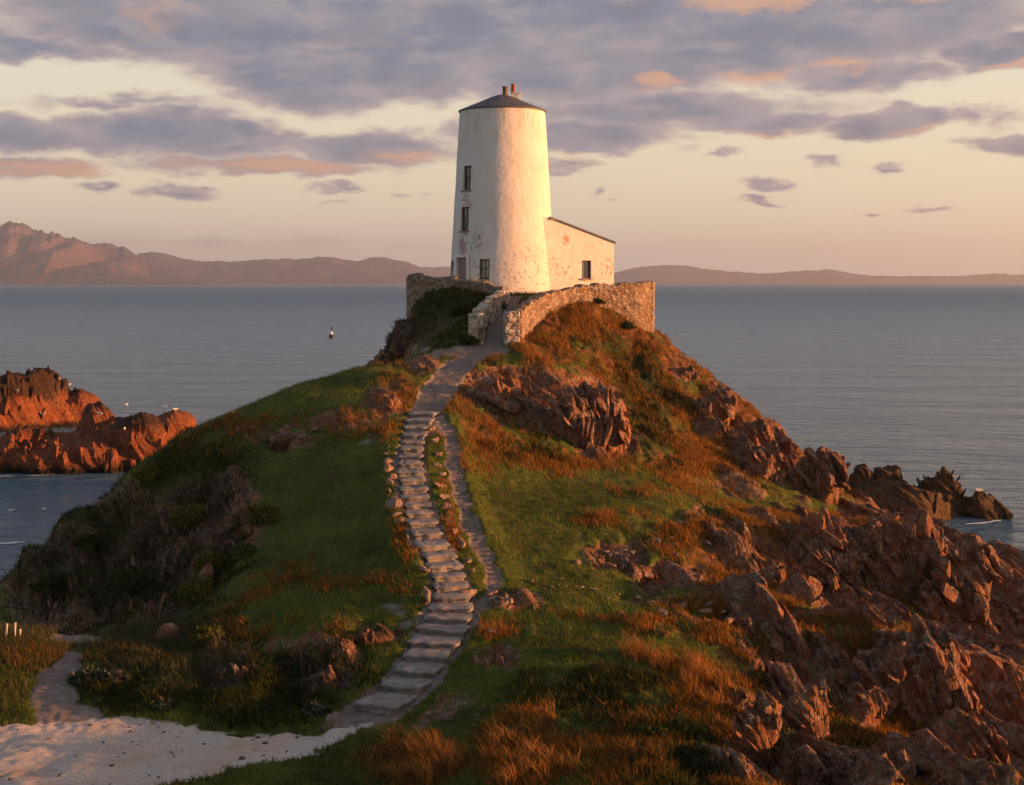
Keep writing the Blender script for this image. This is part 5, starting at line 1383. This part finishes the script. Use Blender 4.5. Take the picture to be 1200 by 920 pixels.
def build_foam():
    Vs, Fs, off = [], [], 0
    for k, (ln, w) in enumerate([([W(-20, 560, 101.9)[:2], W(40, 559, 102.4)[:2], W(90, 553, 105)[:2], W(140, 550, 106.6)[:2], W(190, 546, 108.5)[:2]], .55), ([W(95, 484, 152.5)[:2], W(110, 487, 149.6)[:2], W(125, 489, 147.7)[:2]], .8),
                                  ([W(1130, 618, 81.3)[:2], W(1165, 614, 82.5)[:2], W(1195, 606, 84.9)[:2]], .5), ([W(1150, 650, 73.2)[:2], W(1180, 655, 72)[:2], W(1215, 650, 73.2)[:2]], .4), ([W(-10, 640, 75.5)[:2], W(10, 640, 75.5)[:2], W(30, 638, 76)[:2]], .5)]):
        V, F = foam_strip(ln, w, 50 + k); Vs.append(V); Fs.append(F + off); off += len(V)
    o = obj_np('sea_foam', np.concatenate(Vs), np.concatenate(Fs), M['foam']); tag(o, 'thin white surf where the sea meets the islets', 'foam', kind='stuff')

# ------------------------------------------------------------------ buoy, posts, birds
def build_buoy():
    Y = 14 * FPX / 65.; x = (388.5 - 600) / FPX * Y
    root = empty('buoy', (x, Y, 0)); tag(root, 'small black and white navigation buoy floating left of the hill', 'buoy')
    bm = bmesh.new(); bm_lathe(bm, [(.5, -.4), (.62, .0), (.62, .75), (.45, .95)], 24); obj_bm('float', bm, M['black_paint'], root, True)
    bm = bmesh.new(); bm_lathe(bm, [(.42, .95), (.36, 1.05), (.30, 1.6), (.12, 1.65)], 20); obj_bm('tower', bm, M['white_paint'], root, True)
    bm = bmesh.new(); bm_lathe(bm, [(.06, 1.6), (.05, 2.1)], 10); bm_lathe(bm, [(.05, 2.05), (.26, 2.08), (.04, 2.5)], 14); bm_lathe(bm, [(.05, 2.5), (.25, 2.53), (.03, 2.95)], 14)
    obj_bm('topmark', bm, M['black_paint'], root)

def build_posts():
    for (px, top, bot, lab) in [(7, 730, 752, 'tallest white wooden stake in the dune grass at the left edge'), (17, 729, 752, 'leaning middle stake of the three in the dune grass'), (23, 737, 752, 'shortest right-hand stake of the three in the dune grass')]:
        q = G(px, bot); h = (bot - top) * q.y / FPX
        bm = bmesh.new(); bm_box(bm, (0, 0, h / 2 - .15), (.05, .05, h + .3), None, .012)
        o = obj_bm('wooden_stake', bm, M['post_wood']); o.location = q; o.rotation_euler = (random.uniform(-.1, .1), random.uniform(.02, .2), random.uniform(0, 1)); tag(o, lab, 'stake', 'stakes in the dune grass')

def bird_mesh(kind):
    v, f = ico(4); v = v.copy()
    x, y, z = v.T
    V = np.stack([x * .24, y * .085 * (1 - .35 * np.abs(x)), z * .085], 1)
    tail = np.clip(-x - .45, 0, 1); V[:, 2] *= 1 - 1.1 * np.clip(tail, 0, .55) * 1.3; V[:, 1] *= 1 - .6 * np.clip(tail, 0, 1); V[:, 0] -= tail * .12; V[:, 2] += tail * .03
    hd = sstep(.55, .9, x) * sstep(-.5, .4, z)           # neck and head grow from the front of the body
    V[:, 2] += hd * .105; V[:, 0] += hd * .02
    if kind == 'cormorant':
        V[:, 2] -= hd * .105; V[:, 0] += hd * .13; V[:, 1] *= 1 - .35 * hd; V *= .8
        a = R(-58); c_, s_ = math.cos(a), math.sin(a); X, Z = V[:, 0].copy(), V[:, 2].copy(); V[:, 0] = X * c_ + Z * s_; V[:, 2] = -X * s_ + Z * c_
    return V, f

def build_birds():
    dg = bpy.context.evaluated_depsgraph_get(); dg.update()
    def hit(px, py):
        d = (Vector(W(px, py, 10)) - Vector((0, 0, EYE))).normalized(); o = Vector((0, 0, EYE)) + d * 15
        for _ in range(6):
            ok, loc, nr, fi, ob, mx = sc.ray_cast(dg, o, d)
            if not ok: return None, None
            if ob.name.startswith(('islet', 'sea', 'rock', 'headland')) and not ob.name.startswith('sea_foam'): return loc, ob
            o = loc + d * .05
        return None, None
    def make(kind, loc, rz, label, group, lift):
        V, f = bird_mesh(kind)
        root = empty('gull' if kind == 'gull' else 'cormorant', (loc[0], loc[1], loc[2] + lift), rz); tag(root, label, 'bird', group)
        obj_np('body', V, f, M['feather_white' if kind == 'gull' else 'feather_dark'], root)
        bm = bmesh.new()
        for s in (-1, 1):
            r_ = bmesh.ops.create_icosphere(bm, subdivisions=2, radius=1.0)['verts']
            for q in r_: q.co = Vector((q.co.x * .2 - .06, s * .075 + q.co.y * .022, .02 + q.co.z * .055 * (1 - .3 * q.co.x)))
        if kind == 'gull': obj_bm('wing', bm, M['feather_grey'], root, True)
        else: bm.free()
        bm = bmesh.new()
        hx, hz = (.29, .115) if kind == 'gull' else (.16, .28)
        bmesh.ops.create_cone(bm, segments=8, radius1=.018, radius2=.004, depth=.07, cap_ends=True, matrix=Matrix.Translation((hx, 0, hz)) @ Matrix.Rotation(R(90), 4, 'Y'))
        obj_bm('bill', bm, M['bill_yellow'], root)
        if lift > .05:
            for s in (-1, 1):
                bm = bmesh.new(); bmesh.ops.create_cone(bm, segments=6, radius1=.008, radius2=.008, depth=.16, cap_ends=True, matrix=Matrix.Translation((0, s * .03, -.11)))
                bm_box(bm, (.03, s * .03, -.185), (.07, .05, .012)); obj_bm('leg', bm, M['bill_yellow'], root)
    perch = [(70, 446, 'gull on the right shoulder of the tallest left islet, upper of two'), (81, 452, 'gull on the right shoulder of the tallest left islet, lower of two'), (50, 487, 'gull low on the dark flank of the tallest left islet'), (117, 487, 'gull by the gap between the left islets'),
             (148, 476, 'gull on the left hump of the jagged orange islet'), (193, 478, 'gull near the crest of the jagged orange islet'), (206, 482, 'gull at the right end of the jagged orange islet'), (146, 505, 'gull on the top of the low orange islet'), (20, 460, 'gull on the dark face of the tallest left islet'), (1147, 578, 'gull on the slope of the right islet')]
    for px, py, lab in perch:
        loc, ob = hit(px, py)
        if loc is not None: make('gull', loc, random.uniform(0, 6.28), 'white ' + lab, 'gulls on the rocks', .19)
    for px, py, lab in [(15, 599, 'white gull floating on the inlet nearest the left edge'), (52, 598, 'white gull floating on the inlet nearer the left hill')]:
        loc, ob = hit(px, py)
        if loc is not None: make('gull', loc, random.uniform(2, 4), lab, 'gulls floating on the inlet', .03)
    for px, lab in [(1116, 'leftmost of the dark cormorants on the right islet'), (1123, 'middle cormorant of the three on the right islet'), (1130, 'rightmost dark cormorant on the right islet')]:
        for py in range(540, 600):
            loc, ob = hit(px, py)
            if ob is not None and ob.name.startswith('islet'):
                make('cormorant', loc, random.uniform(-.5, .5) - 1.2, lab, 'cormorants on the right islet', .19); break

# ------------------------------------------------------------------ build
build_materials()
build_world()
build_camera_sun()
TERRAIN = build_terrain()
build_far()
build_lighthouse()
build_walls()
build_bedrock(TERRAIN)
build_crags()
build_islets()
build_stones()
build_steps()
build_pebbles(TERRAIN)
build_bushes()
build_grass(TERRAIN)
build_foam()
build_buoy()
build_posts()
build_birds()
